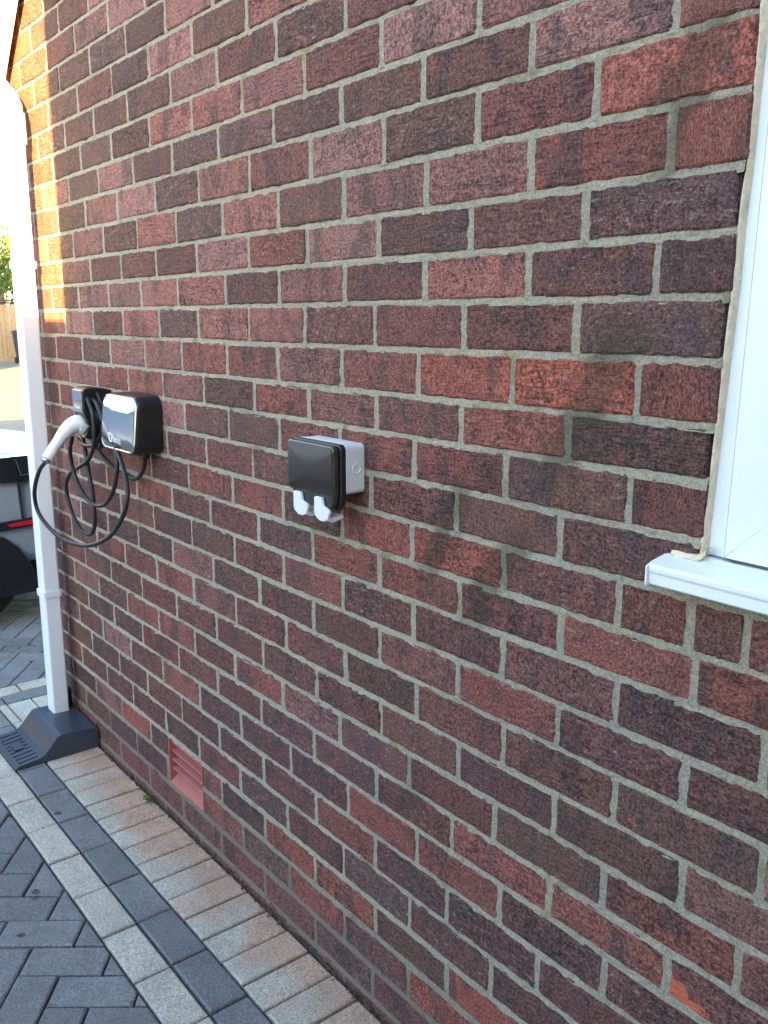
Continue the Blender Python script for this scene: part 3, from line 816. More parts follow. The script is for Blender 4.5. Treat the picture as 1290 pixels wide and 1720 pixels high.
# sealant bead down the side and along the sill end, uneven
n = 90; zz = np.linspace(zs-.004, ft, n); wa, wb, wc = snoise(n, 4)*.0016, snoise(n, 6)*.0013, snoise(n, 5)*.0012
sv, sf = [], []
for i in range(n):
    c0 = corner(zz[i])
    prof = [(c0-.0015+wa[i]*.6, .016), (c0-.0005+wa[i], .003+wc[i]*.6), (c0+.0012+wb[i]*.7, .0042+wc[i]*.7), (c0+.0024+wb[i], .0075), (c0+.0036+wb[i], .0125), (c0+.0036, .020)]
    sv += [(x, y, zz[i]) for x, y in prof]
    if i:
        for q in range(5):
            a = (i-1)*6+q; sf.append((a, a+1, a+7, a+6))
obj('sealant', sv, sf, M_SEAL, win, True)
n = 26; xx = np.linspace(-.036, .014, n); sv, sf = [], []
w1 = snoise(n, 2)*.0016
for i in range(n):
    up_ = .012*max(0, (xx[i]+.002)/.016)**2
    for y, z in ((.012, .003), (.001+w1[i]*.5, .0028+w1[i]*.6), (-.0035, .0015+w1[i]*.6), (-.0055+w1[i], -.0040), (-.004, -.006)):
        sv.append((xx[i], y, zt_+z+up_))
    if i:
        for q in range(4):
            a = (i-1)*5+q; sf.append((a, a+1, a+6, a+5))
obj('sealant', sv, sf, M_SEAL, win, True)

# ------------------------------------------------------------------ paving
def inset_poly(P, e):
    n = len(P); out = []
    for i in range(n):
        a, b, c = np.array(P[i-1]), np.array(P[i]), np.array(P[(i+1) % n])
        u, v = (b-a)/(np.linalg.norm(b-a)+1e-9), (c-b)/(np.linalg.norm(c-b)+1e-9)
        n1, n2 = np.array((-u[1], u[0])), np.array((-v[1], v[0])); m = n1+n2; d = m@n1
        out.append(tuple(b+m*(e/max(d, .35))))
    return out
def slab(P, z=0.0, e=.0040, thick=.03):
    # P anticlockwise outline, already reduced by the joint
    n = len(P); I = inset_poly(P, e)
    v = [(x, y, z) for x, y in I]+[(x, y, z-e*.8) for x, y in P]+[(x, y, z-thick) for x, y in P]
    f = [tuple(range(n))]+[(n+k, n+(k+1) % n, (k+1) % n, k) for k in range(n)]+[(2*n+k, 2*n+(k+1) % n, n+(k+1) % n, n+k) for k in range(n)]
    return v, f
pieces = []     # (outline, kind)
def rectp(x0, x1, y0, y1, kind, gap=.0066):
    g = gap/2; pieces.append(([(x0+g, y0+g), (x1-g, y0+g), (x1-g, y1-g), (x0+g, y1-g)], kind))
YA, YB, YC = -.185, -.278, -.369
XF, XA, XB, XC = -2.575, -2.762, -2.848, -2.935
x = -1.196; xs = []
hj = [-1.196+.0945*k for k in range(-14, 44)]
hj = [q for q in hj if q > XF]+[]
hj = [XF]+hj
for a, b in zip(hj[:-1], hj[1:]): rectp(a, b, YA, -.003, 'W')
dj = [-2.002+.1868*k for k in range(-4, 27)]
dj = [q for q in dj if q > XB+.03]; dj = [XB]+dj
for a, b in zip(dj[:-1], dj[1:]): rectp(a, b, YB, YA, 'D')
wj = [-2.003+.1870*k for k in range(-5, 27)]
wj = [q for q in wj if q > XC+.03]; wj = [XC]+wj
for a, b in zip(wj[:-1], wj[1:]): rectp(a, b, YC, YB, 'W')
yj = [YA, -.15]+[-.06+.09*k for k in range(0, 33)]
for a, b in zip(yj[:-1], yj[1:]): rectp(XA, XF if b < 0.0 else X_L-.003, a, b, 'W')
yj = [YA, -.15]+[.037+.187*k for k in range(0, 16)]
for a, b in zip(yj[:-1], yj[1:]): rectp(XB, XA, a, b, 'D')
yj = [YB, -.252, -.065]+[.122+.187*k for k in range(0, 15)]
for a, b in zip(yj[:-1], yj[1:]): rectp(XC, XB, a, b, 'W')
def clip(P, a, b, c):        # keep a*x+b*y<=c
    o = []
    for i in range(len(P)):
        p, q = P[i], P[(i+1) % len(P)]; dp, dq = a*p[0]+b*p[1]-c, a*q[0]+b*q[1]-c
        if dp <= 0: o.append(p)
        if dp*dq < 0:
            t = dp/(dp-dq); o.append((p[0]+(q[0]-p[0])*t, p[1]+(q[1]-p[1])*t))
    return o
def area(P): return .5*abs(sum(P[i-1][0]*P[i][1]-P[i][0]*P[i-1][1] for i in range(len(P))))
w_ = .0945; ang = R(52.3); ea = (math.cos(ang), math.sin(ang)); eb = (math.sin(ang), -math.cos(ang)); O = (-1.327, -.504)
for i in range(-95, 60):
    for j in range(-75, 65):
        r4 = (i-j) % 4
        if r4 == 0: s0, s1, t0, t1 = i, i+2, j, j+1
        elif r4 == 3: s0, s1, t0, t1 = i, i+1, j, j+2
        else: continue
        cx = O[0]+(s0+s1)/2*w_*ea[0]+(t0+t1)/2*w_*eb[0]; cy = O[1]+(s0+s1)/2*w_*ea[1]+(t0+t1)/2*w_*eb[1]
        if not (DX0 < cx < DX1 and DY0 < cy < DY1) or (cy > YC+.12 and cx > XC+.12): continue
        if cx < -6.2 or (cx < -4.6 and cy > 1.5): continue
        h = .0029
        P = [(O[0]+s*ea[0]+t*eb[0], O[1]+s*ea[1]+t*eb[1]) for s, t in
             ((s0*w_+h, t0*w_+h), (s0*w_+h, t1*w_-h), (s1*w_-h, t1*w_-h), (s1*w_-h, t0*w_+h))]
        if cx > XC+.12: outs = [clip(P, 0, 1, YC-.003)]
        elif cy > YC+.12: outs = [clip(P, 1, 0, XC-.002)]
        elif cx < XC-.12 or cy < YC-.12: outs = [P]
        else:
            lo = clip(P, 0, 1, YC-.003); hi = clip(clip(P, 0, -1, -(YC+.002)), 1, 0, XC-.002); outs = [lo, hi]
        for q in outs:
            if len(q) >= 3 and area(q) > .00012:
                # drop near-duplicate corners
                r = [q[k] for k in range(len(q)) if math.dist(q[k], q[k-1]) > .004]
                if len(r) >= 3: pieces.append((r, 'D'))
wts = []
for k, (P, kd) in enumerate(pieces):
    cx, cy = np.mean([p[0] for p in P]), np.mean([p[1] for p in P])
    wgt = seen((cx, cy, 0), 80)
    if cy > .02 and cx > X_L: wgt = 0
    if cx < -2.6 and cy > .25: wgt = 0
    wts.append(wgt*math.sqrt(area(P)))
sel = set(sorted([k for k in range(len(pieces)) if wts[k] > 0], key=lambda k: -wts[k])[:300])
REST = {'D': ([], [], []), 'W': ([], [], [])}; shared = {}
for k, (P, kd) in enumerate(pieces):
    P = list(P)
    sa = sum(P[i-1][0]*P[i][1]-P[i][0]*P[i-1][1] for i in range(len(P)))
    if sa < 0: P = P[::-1]
    z = npr.uniform(-.0026, .0008); c = np.mean(P, axis=0)
    if k in sel:
        Q = [(p[0]-c[0], p[1]-c[1]) for p in P]
        key = (kd,)+tuple(round(a, 3) for q in Q for a in q)
        if key not in shared:
            v, f = slab(Q); me = bpy.data.meshes.new('paver'); me.from_pydata(v, [], f); me.update()
            me.materials.append(M_WHITEPAV if kd == 'W' else M_DARKPAV); shared[key] = me
        o = bpy.data.objects.new('paver', shared[key]); col.objects.link(o); o.parent = drive
        o.location = (c[0], c[1], z); o.rotation_euler = (npr.uniform(-.004, .004), npr.uniform(-.004, .004), npr.uniform(-.004, .004))
    else:
        V, F_, A = REST[kd]; v, f = slab(P, z, .003, .02); b0 = len(V); V += v; rr = npr.rand()
        for q in f: F_.append(tuple(b0+i for i in q)); A.append(rr)
for kd, (V, F_, A) in REST.items():
    if V:
        o = obj('pavers_rest', V, F_, M_DARKPAVS if kd == 'D' else M_WHITEPAVS, drive); o['kind'] = 'stuff'
        o['label'] = 'remaining charcoal pavers of the driveway' if kd == 'D' else 'remaining pale border pavers of the driveway'
        at = o.data.attributes.new('piece_random', 'FLOAT', 'FACE'); at.data.foreach_set('value', np.array(A, 'f'))

# ---- crumbs of soil and moss where the paving meets the wall
sv, sf = [], []
for k in range(1500):
    x = -2.15+rnd.random()*2.6; y = -.002-abs(rnd.gauss(0, .006)); r_ = .0012+rnd.random()**3*.005
    clump = .5+.5*math.sin(x*9.1)*math.sin(x*3.7+1)
    if rnd.random() > .25+.75*clump: continue
    b0 = len(sv)
    for d in ((1, 0, 0), (-1, 0, 0), (0, 1, 0), (0, -1, 0), (0, 0, .8), (0, 0, -.6)):
        sv.append((x+d[0]*r_*rnd.uniform(.6, 1.3), y+d[1]*r_*rnd.uniform(.6, 1.2), .001+r_*.4+d[2]*r_*rnd.uniform(.6, 1.2)))
    for a, b, c in ((0, 2, 4), (2, 1, 4), (1, 3, 4), (3, 0, 4), (2, 0, 5), (1, 2, 5), (3, 1, 5), (0, 3, 5)): sf.append((b0+a, b0+b, b0+c))
o = obj('soil_crumbs', sv, sf, M_SOIL); tag(o, 'dark soil crumbs and grit along the foot of the brick wall', 'soil', kind='stuff')
def weed(name, loc, n, size, label):
    t = empty(name, loc); tag(t, label, 'weed')
    for k in range(n):
        a = 2*math.pi*k/n+rnd.uniform(-.3, .3); L = size*rnd.uniform(.7, 1.2); el = rnd.uniform(.25, .9)
        d = Vector((math.cos(a)*math.cos(el), -abs(math.sin(a))*math.cos(el), math.sin(el))); sd = Vector((-d.y, d.x, 0)).normalized()*L*.24
        base = Vector((0, 0, .001)); m1 = base+d*L*.45+Vector((0, 0, L*.12)); tip = base+d*L
        obj('leaf', [base+sd*.15, base-sd*.15, m1-sd, m1+sd, tip-sd*.55+Vector((0, 0, -L*.03)), tip+sd*.55+Vector((0, 0, -L*.03)), tip+d*L*.12],
            [(0, 1, 2, 3), (3, 2, 4, 5), (5, 4, 6)], M_WEED, t, True)
    return t
weed('weed', (-1.755, -.016, .001), 7, .026, 'small bright green weed sprouting at the wall foot near the air brick')
weed('weed', (-1.03, -.010, .001), 6, .016, 'tiny weed tuft in the dirt joint right of the air brick')

# ------------------------------------------------------------------ downpipe
PX0, PX1, PY0, PY1 = -2.447, -2.385, -.092, -.036
dp = empty('downpipe', (PX1-.034, -.062, .085)); tag(dp, 'white square plastic downpipe clipped to the brick house corner', 'downpipe')
def child(o, par):     # keep world coordinates under a moved empty
    o.parent = par; o.matrix_parent_inverse = Matrix.Translation(par.location).inverted(); return o
def sq(x0, x1, y0, y1, z0, z1, r=.007): return rrect(x0, x1, y0, y1, r, 4)
child(prism('pipe', sq(PX0, PX1, PY0, PY1, 0, 0), 'z', .076, 2.03, M_PIPE), dp)
child(prism('socket_collar', sq(PX0-.006, PX1+.006, PY0-.006, PY1+.006, 0, 0, .011), 'z', 1.965, 2.055, M_PIPE, None, .002, 2), dp)
# offset bend going up and out towards the gutter
bm = bmesh.new(); path = [((PX0+PX1)/2, 2.04), ((PX0+PX1)/2-.004, 2.068), ((PX0+PX1)/2-.03, 2.095), (-2.60, 2.185), (-2.66, 2.20), (-2.72, 2.235)]
rings = []
for k, (x, z) in enumerate(path):
    a = path[max(k-1, 0)]; b = path[min(k+1, len(path)-1)]; tx, tz = b[0]-a[0], b[1]-a[1]; L = math.hypot(tx, tz); tx /= L; tz /= L
    rings.append([bm.verts.new((x+p*tz, -.064+q, z-p*tx)) for p, q in rrect(-.033, .033, -.030, .030, .008, 3)])
for a, b in zip(rings[:-1], rings[1:]):
    for k in range(len(a)): bm.faces.new((a[k], a[(k+1) % len(a)], b[(k+1) % len(a)], b[k]))
bm.faces.new(rings[0]); bm.faces.new(rings[-1])
child(bm_obj('bend', bm, M_PIPE), dp)
for zc_ in (1.603, .513):
    bm = bmesh.new(); h = .0105; t = .0055
    out = rrect(PX0-t, PX1+t, PY0-t, PY1+t, .009, 4); inn = rrect(PX0-.0006, PX1+.0006, PY0-.0006, PY1+.0006, .007, 4); n = len(out)
    v = [[bm.verts.new((p[0], p[1], zc_+s)) for p in L] for L in (out, inn) for s in (-h, h)]
    for k in range(n):
        q = (k+1) % n
        bm.faces.new((v[0][k], v[0][q], v[1][q], v[1][k])); bm.faces.new((v[2][k], v[3][k], v[3][q], v[2][q]))
        bm.faces.new((v[1][k], v[1][q], v[3][q], v[3][k])); bm.faces.new((v[0][k], v[2][k], v[2][q], v[0][q]))
    cl_ = child(bm_obj('clip', bm, M_PIPE), dp)
    lug = box('lug', (PX1+.003, -.046, zc_-h), (PX1+.046, -.039, zc_+h), M_PIPE, None, .002, 2); lug.parent = cl_; lug.matrix_parent_inverse = cl_.matrix_parent_inverse
    arm = box('wall_stud', (PX1+.026, -.0385, zc_-.005), (PX1+.040, -.001, zc_+.006), M_PIPE, None, .002, 1); arm.parent = cl_; arm.matrix_parent_inverse = cl_.matrix_parent_inverse
    bm = bmesh.new(); bmesh.ops.create_cone(bm, cap_ends=True, segments=12, radius1=.0042, radius2=.0034, depth=.003)
    bmesh.ops.rotate(bm, verts=bm.verts, matrix=Matrix.Rotation(R(90), 3, 'X')); bmesh.ops.translate(bm, verts=bm.verts, vec=(PX1+.034, -.0475, zc_))
    sc = bm_obj('screw', bm, M_STEEL); sc.parent = cl_; sc.matrix_parent_inverse = cl_.matrix_parent_inverse

# ------------------------------------------------------------------ gully cover
GX0, GX1 = -2.470, -2.200
gc = empty('gully_cover', (-2.315, -.14, 0)); tag(gc, 'black plastic sloping gully cover under the white downpipe', 'gully cover')
prof = [(-.004, .001), (-.004, .068), (-.010, .075), (-.128, .082), (-.142, .079), (-.186, .029), (-.200, .022), (-.272, .014), (-.284, .006), (-.285, .001)]
child(prism('shell', prof, 'x', GX0, GX1, M_GULLY, None, .0035, 2), gc)
def slope(y): return .0225+(.0145-.0225)*((-y-.200)/.072)
for k in range(9):
    x = GX0+.025+.0275*k
    if 3 <= k <= 5: parts = [(-.205, -.217), (-.256, -.268)]
    else: parts = [(-.205, -.268)]
    for y0, y1 in parts:
        bm = bmesh.new()
        A = [bm.verts.new(p) for p in ((x-.0065, y0, slope(y0)+.0032), (x+.0065, y0, slope(y0)+.0032), (x+.0065, y1, slope(y1)+.0032), (x-.0065, y1, slope(y1)+.0032),
                                       (x-.009, y0+.002, slope(y0)-.002), (x+.009, y0+.002, slope(y0)-.002), (x+.009, y1-.002, slope(y1)-.002), (x-.009, y1-.002, slope(y1)-.002))]
        for f in ((0, 1, 2, 3), (0, 4, 5, 1), (1, 5, 6, 2), (2, 6, 7, 3), (3, 7, 4, 0)): bm.faces.new([A[i] for i in f])
        child(bm_obj('grip_rib', bm, M_GULLY), gc)
child(box('pad', (GX0+.105, -.252, slope(-.23)-.002), (GX0+.165, -.221, slope(-.23)+.0042), M_GULLY, None, .002, 2), gc)
child(tube('pipe_stub', [(PX0+.02, -.03, .07), (PX0+.02, -.03, .145)], .018, M_CARBLK, None, 14), gc)

# ------------------------------------------------------------------ EV charger
CX0, CX1, CZ0, CZ1 = -1.800, -1.572, 1.086, 1.240
ch = empty('wall_charger', ((CX0+CX1)/2, 0, CZ0)); tag(ch, 'black electric car charger box with glossy front on the brick wall', 'charger')
bm = bmesh.new(); P = rrect(CX0, CX1, CZ0, CZ1, .032, 7); n = len(P); cx_, cz_ = (CX0+CX1)/2, (CZ0+CZ1)/2
levels = [(-.001, 1.0), (-.055, .995), (-.068, .985), (-.073, .965)]
rings = [[bm.verts.new((cx_+(a-cx_)*s, y, cz_+(b-cz_)*(1-(1-s)*(CX1-CX0)/(CZ1-CZ0)))) for a, b in P] for y, s in levels]
for A, B in zip(rings[:-1], rings[1:]):
    for k in range(n): bm.faces.new((A[k], A[(k+1) % n], B[(k+1) % n], B[k]))
bm.faces.new(rings[0]); bm.faces.new(rings[-1])
cbody = child(bm_obj('body', bm, M_BLACK), ch)
# chrome rim ring and bulged gloss panel
def ringmesh(name, x0, x1, z0, z1, r, wd, y0, y1, mat, par):
    bm = bmesh.new(); A = rrect(x0, x1, z0, z1, r, 7); B = rrect(x0+wd, x1-wd, z0+wd, z1-wd, r-wd*.8, 7); n = len(A); m = [((a[0]+b[0])/2, (a[1]+b[1])/2) for a, b in zip(A, B)]
    R_ = [[bm.verts.new((p[0], y, p[1])) for p in L] for L, y in ((A, y0), (m, y1), (B, y0))]
    for U, V in zip(R_[:-1], R_[1:]):
        for k in range(n): bm.faces.new((U[k], U[(k+1) % n], V[(k+1) % n], V[k]))
    return child(bm_obj(name, bm, mat, None, True), par)
crim = ringmesh('rim', CX0+.004, CX1-.004, CZ0+.004, CZ1-.004, .029, .007, -.0735, -.0775, M_RIM, ch)
def bulge(name, x0, x1, z0, z1, r, y0, sag, mat, par, tilt=0.0):
    bm = bmesh.new(); B = rrect(x0, x1, z0, z1, r, 7); cx, cz = (x0+x1)/2, (z0+z1)/2; rings = []
    for s in (1, .85, .68, .5, .3, .12):
        ring = []
        for a, b in B:
            px, pz = cx+(a-cx)*s, cz+(b-cz)*s; u, v = (px-cx)/(x1-x0)*2, (pz-cz)/(z1-z0)*2
            ring.append(bm.verts.new((px, y0-sag*(1-.25*u*u-.75*v*v)+tilt*v, pz)))
        rings.append(ring)
    for U, V in zip(rings[:-1], rings[1:]):
        for k in range(len(U)): bm.faces.new((U[k], U[(k+1) % len(U)], V[(k+1) % len(U)], V[k]))
    bm.faces.new(rings[-1])
    return child(bm_obj(name, bm, mat, None, True), par)
cpan = bulge('front_panel', CX0+.0095, CX1-.0095, CZ0+.0095, CZ1-.0095, .024, -.0737, .0100, M_GLOSS, ch, 0.0)
for o in (cbody, crim, cpan):          # the front leans back
    for v in o.data.vertices: v.co.y *= 1-.11*(v.co.z-cz_)/((CZ1-CZ0)/2)
def text(name, body, size, loc, mat, par, ext=.0004, sx=1.0):
    cu = bpy.data.curves.new(name, 'FONT'); cu.body = body; cu.size = size; cu.extrude = ext; cu.align_x = 'CENTER'; cu.align_y = 'CENTER'; cu.resolution_u = 3
    o = bpy.data.objects.new(name, cu); col.objects.link(o); dg = bpy.context.evaluated_depsgraph_get(); dg.update()
    me = bpy.data.meshes.new_from_object(o.evaluated_get(dg)); bpy.data.objects.remove(o); bpy.data.curves.remove(cu)
    me.materials.clear(); me.materials.append(mat); m = bpy.data.objects.new(name, me); col.objects.link(m)
    m.parent = par; m.location = Vector(loc)-Vector(par.location); m.rotation_euler = (R(90), 0, 0); m.scale = (sx, 1, 1)
    return m
text('logo', 'hme', .030, (cx_+.012, -.0872, CZ0+.036), M_PRINT, ch)
# the logo's letter O is a ring with a short tail
bm = bmesh.new(); n = 28; ox, oz = cx_-.032, CZ0+.0375
pts = [[bm.verts.new((ox+rr*math.cos(2*math.pi*k/n), y, oz+rr*math.sin(2*math.pi*k/n))) for k in range(n)] for rr, y in ((.0125, -.0850), (.0125, -.0876), (.0088, -.0876), (.0088, -.0850))]
for A, B in zip(pts[:-1], pts[1:]):
    for k in range(n): bm.faces.new((A[k], A[(k+1) % n], B[(k+1) % n], B[k]))
add_box(bm, (ox-.0155, -.0874, oz+.0085), (ox-.005, -.0855, oz+.0125))
child(bm_obj('logo_ring', bm, M_PRINT), ch)
child(tube('cable_gland', [(-1.625, -.030, 1.089), (-1.625, -.030, 1.070)], .010, M_BLACK, None, 12), ch)
child(tube('cable_gland', [(-1.668, -.022, 1.089), (-1.668, -.022, 1.074)], .009, M_BLACK, None, 12), ch)

# ------------------------------------------------------------------ connector holster
ho = empty('connector_holster', (-1.945, 0, 1.12)); tag(ho, 'black charging plug holster with grey label left of the charger box', 'holster')
prof = [(-.001, 1.132), (-.001, 1.236), (-.030, 1.243), (-.072, 1.245), (-.084, 1.240), (-.088, 1.228), (-.086, 1.172), (-.074, 1.138), (-.052, 1.122)]
child(prism('shell', prof, 'x', -1.986, -1.905, M_BLACK, None, .004, 2), ho)
child(box('gloss_top', (-1.981, -.0895, 1.206), (-1.910, -.0872, 1.237), M_GLOSS, None, .001, 1), ho)
child(box('label_plate', (-1.981, -.0892, 1.174), (-1.910, -.0866, 1.204), M_LABEL, None, .0006, 1), ho)
text('logo', 'Ohme', .017, (-1.9455, -.0896, 1.189), M_PRINT, ho)
bm = bmesh.new(); bmesh.ops.create_cone(bm, cap_ends=True, segments=24, radius1=.034, radius2=.031, depth=.05)
bmesh.ops.rotate(bm, verts=bm.verts, matrix=Matrix.Rotation(R(75), 3, 'X')); bmesh.ops.translate(bm, verts=bm.verts, vec=(-1.948, -.045, 1.122))
child(bm_obj('socket', bm, M_BLACK), ho)
# cable hook plate round which the coils hang
child(tube('hook_drum', [(-1.925, -.002, 1.150), (-1.925, -.066, 1.150)], .042, M_BLACK, None, 22), ho)

# ------------------------------------------------------------------ charging cable with its white connector
cb = empty('charging_cable', (-1.95, -.10, .80)); tag(cb, 'black looped charging cable with white plug hanging from the holster', 'cable')
for P in CABLES:
    child(tube('cable_loop', spline(P, 6), .0062, M_CABLE, None, 10), cb)
for k in range(3):        # coils wound on the hook
    ph = [(-1.925+(.046+.006*k)*math.cos(a), -.014-.015*k, 1.150+(.062+.010*k)*math.sin(a)) for a in np.linspace(0, 2*math.pi, 25)]
    child(tube('cable_coil', ph, .0062, M_CABLE, None, 10), cb)
gp = spline(GUN, 4); n = len(gp); rad = []
for k in range(n):
    t = k/(n-1); rad.append(.027 if t < .12 else .0285-.0125*min(1, (t-.12)/.5) if t < .62 else .0158)
gun = child(tube('connector', gp, rad, M_GUN, None, 18), cb)
e0, e1 = Vector(gp[-1]), Vector(gp[-3]); d = (e0-e1).normalized()
nut = tube('cable_nut', [e0-d*.003, e0+d*.012], [.0135, .011], M_STEEL, None, 10); child(nut, cb)
trg = tube('latch_button', [Vector(gp[6])+Vector((0, -.004, .018)), Vector(gp[9])+Vector((0, -.006, .017))], .006, M_GREYPL, None, 10); child(trg, cb)

# ------------------------------------------------------------------ outdoor double socket
SX0, SX1, SZ0, SZ1 = -.858, -.700, 1.116, 1.210
so = empty('outdoor_socket', ((SX0+SX1)/2, 0, SZ0)); tag(so, 'weatherproof double socket with dark cover and grey back box on the brick wall', 'socket')
child(prism('back_box', rrect(SX0, SX1, SZ0, SZ1, .010, 5), 'y', -.0395, -.0006, M_GREYPL, None, .0022, 2), so)
child(prism('seal_band', rrect(SX0-.001, SX1+.001, SZ0-.001, SZ1+.001, .010, 5), 'y', -.0435, -.0397, M_GREYPL, None, .001, 1), so)
ko = tube('knockout', [(SX1+.0004, -.020+.0092*math.cos(a), 1.164+.0092*math.sin(a)) for a in np.linspace(0, 2*math.pi, 25)], .0013, M_GREYPL, None, 6); child(ko, so)
child(prism('skirt', [(SX0-.001, SZ1+.001), (SX0-.001, SZ0+.010), (SX0+.016, SZ0-.020), (SX1-.012, SZ0-.030), (SX1-.001, SZ0-.018), (SX1+.0012, SZ0), (SX1+.0012, SZ1-.006), (SX1-.006, SZ1+.001)],
             'y', -.056, -.0437, M_BLACK, None, .003, 2), so)
cvp = [(SX0+.006, SZ1-.001), (SX0, SZ1-.008), (SX0-.001, 1.128), (SX0+.006, 1.118), (SX0+.020, 1.104), (SX0+.026, 1.090), (SX1-.016, 1.090), (SX1-.006, 1.104), (SX1-.003, 1.135), (SX1-.003, SZ1-.010), (SX1-.010, SZ1-.001)]
cov = prism('cover', cvp, 'y', -.070, -.0562, M_COVER, None, .0035, 3); child(cov, so)
bulge('cover_face', SX0+.004, SX1-.007, 1.112, SZ1-.005, .008, -.0703, .0035, M_COVER, so, -.001)
for x0 in (-.829, -.758):
    P = [(x0, 1.108), (x0+.004, 1.111), (x0+.025, 1.111), (x0+.030, 1.096), (x0+.047, 1.091), (x0+.050, 1.086), (x0+.044, 1.072), (x0+.032, 1.066), (x0+.018, 1.066), (x0+.004, 1.072), (x0, 1.078)]
    lt = child(prism('latch', P, 'y', -.0775, -.0712, M_GREYPL, None, .0016, 2), so)
    lip = child(prism('latch_foot', [(-.0772, 1.079), (-.0772, 1.070), (-.064, 1.064), (-.040, 1.070), (-.040, 1.077), (-.062, 1.073)], 'x', x0+.008, x0+.044, M_GREYPL, None, .0012, 1), so)

# ------------------------------------------------------------------ parked car (seen past the downpipe)
car = empty('parked_car', (-4.5, -1.3, 0)); tag(car, 'silver blue car with a red bumper reflector parked behind the white downpipe', 'car')
# side outline (y along the car, rear at +y) as stations: y, half width, sill, belt height, top height, roof half width
ST = [(.78, .60, .36, .58, .70, .40), (.70, .74, .28, .68, .765, .52), (.50, .83, .24, .735, .795, .60), (.25, .865, .22, .75, .810, .64), (.10, .875, .20, .76, .825, .66),
      (-.10, .88, .20, .79, .885, .62), (-.55, .885, .20, .90, 1.33, .57), (-.95, .885, .20, .90, 1.42, .56), (-1.60, .885, .20, .90, 1.44, .57), (-2.10, .885, .20, .89, 1.38, .58),
      (-2.75, .88, .20, .87, 1.02, .63), (-3.20, .86, .22, .82, .92, .66), (-3.55, .78, .26, .70, .80, .60), (-3.70, .60, .36, .60, .68, .45)]
XC_ = -3.635-.885
bm = bmesh.new(); rings = []
for y, hw, zs_, zb_, zt2, rw in ST:
    prof = [(hw*.93, zs_), (hw*.985, zs_+.12), (hw, zs_+(zb_-zs_)*.55), (hw*.985, zs_+(zb_-zs_)*.85), (hw*.945, zb_), (hw*.90, zb_+(zt2-zb_)*.22), (rw+(hw*.9-rw)*.42, zb_+(zt2-zb_)*.66), (rw, zt2-(zt2-zb_)*.06), (rw*.6, zt2), (0, zt2+.008)]
    full = [(-a, b) for a, b in prof]+[(a, b) for a, b in prof[-2::-1]]
    rings.append([bm.verts.new((XC_+a, y, b)) for a, b in full])
for A, B in zip(rings[:-1], rings[1:]):
    for k in range(len(A)): bm.faces.new((A[k], A[(k+1) % len(A)], B[(k+1) % len(A)], B[k]))
bm.faces.new(rings[0]); bm.faces.new(rings[-1])
cb_ = bm_obj('body', bm, M_CAR, None, True); child(cb_, car)
sb = cb_.modifiers.new('smooth', 'SUBSURF'); sb.levels = 2; sb.render_levels = 2
def flank(name, P, x0, x1, mat, bev=.003): return child(prism(name, P, 'x', x0, x1, mat, None, bev, 2), car)
FX = -3.633
flank('wheel_arch_cladding', [(-1.0, .16), (-1.0, .30), (-.72, .42), (-.45, .455), (.06, .458), (.13, .44), (.19, .385), (.23, .315), (.255, .235), (.262, .16)], FX-.05, FX+.014, M_CARBLK, .006)
flank('bumper_seam', [(.196, .815), (.202, .815), (.216, .70), (.224, .50), (.219, .50), (.211, .70)], FX-.03, FX+.0015, M_CARBLK, 0)
flank('trim_strip', [(-.1, .505), (.125, .512), (.40, .520), (.40, .487), (.14, .472), (-.1, .470)], FX-.04, FX+.0035, M_CARBLK, .002)
flank('reflector', [(.142, .500), (.25, .510), (.30, .508), (.30, .492), (.25, .488), (.165, .487)], FX-.03, FX+.008, M_RED, .003)
flank('rear_lamp', [(-.02, .800), (.10, .812), (.30, .815), (.42, .80), (.42, .72), (.25, .690), (.02, .700)], FX-.07, FX-.004, M_LAMP, .006)
flank('lamp_chrome', [(.205, .800), (.30, .802), (.32, .735), (.225, .722)], FX-.05, FX+.001, M_CHROME, .003)
for yc in (-.09, -2.85):
    for sx_ in (1, -1):
        wx = XC_+sx_*.735
        pts = []
        wl = empty('wheel', (wx, yc, .325)); wl.parent = car; wl.matrix_parent_inverse = Matrix.Translation(car.location).inverted()
        bm = bmesh.new(); n = 36; pr = [(.19, -.09), (.30, -.105), (.325, -.08), (.325, .08), (.30, .105), (.19, .09)]
        rr_w = [[bm.verts.new((b, a*math.cos(2*math.pi*k/n), a*math.sin(2*math.pi*k/n))) for k in range(n)] for a, b in pr]
        for A, B in zip(rr_w, rr_w[1:]+rr_w[:1]):
            for k in range(n): bm.faces.new((A[k], A[(k+1) % n], B[(k+1) % n], B[k]))
        bm_obj('tyre', bm, M_TYRE, wl, True)
        bm = bmesh.new()
        for k in range(10):
            a = 2*math.pi*k/10; m = Matrix.Rotation(a, 3, 'X'); b0 = len(bm.verts); add_box(bm, (sx_*.055, -.018, .02), (sx_*.075, .018, .20)); bm.verts.ensure_lookup_table()
            bmesh.ops.rotate(bm, verts=bm.verts[b0:], matrix=m)
        bm_obj('rim', bm, M_ALLOY, wl)
child(box('underbody', (XC_-.78, -3.5, .14), (XC_+.80, .66, .30), M_CARBLK), car)
gl = [(-.30, 1.02), (-.62, 1.30), (-1.95, 1.33), (-2.45, 1.05), (-2.45, .95), (-.42, .95)]

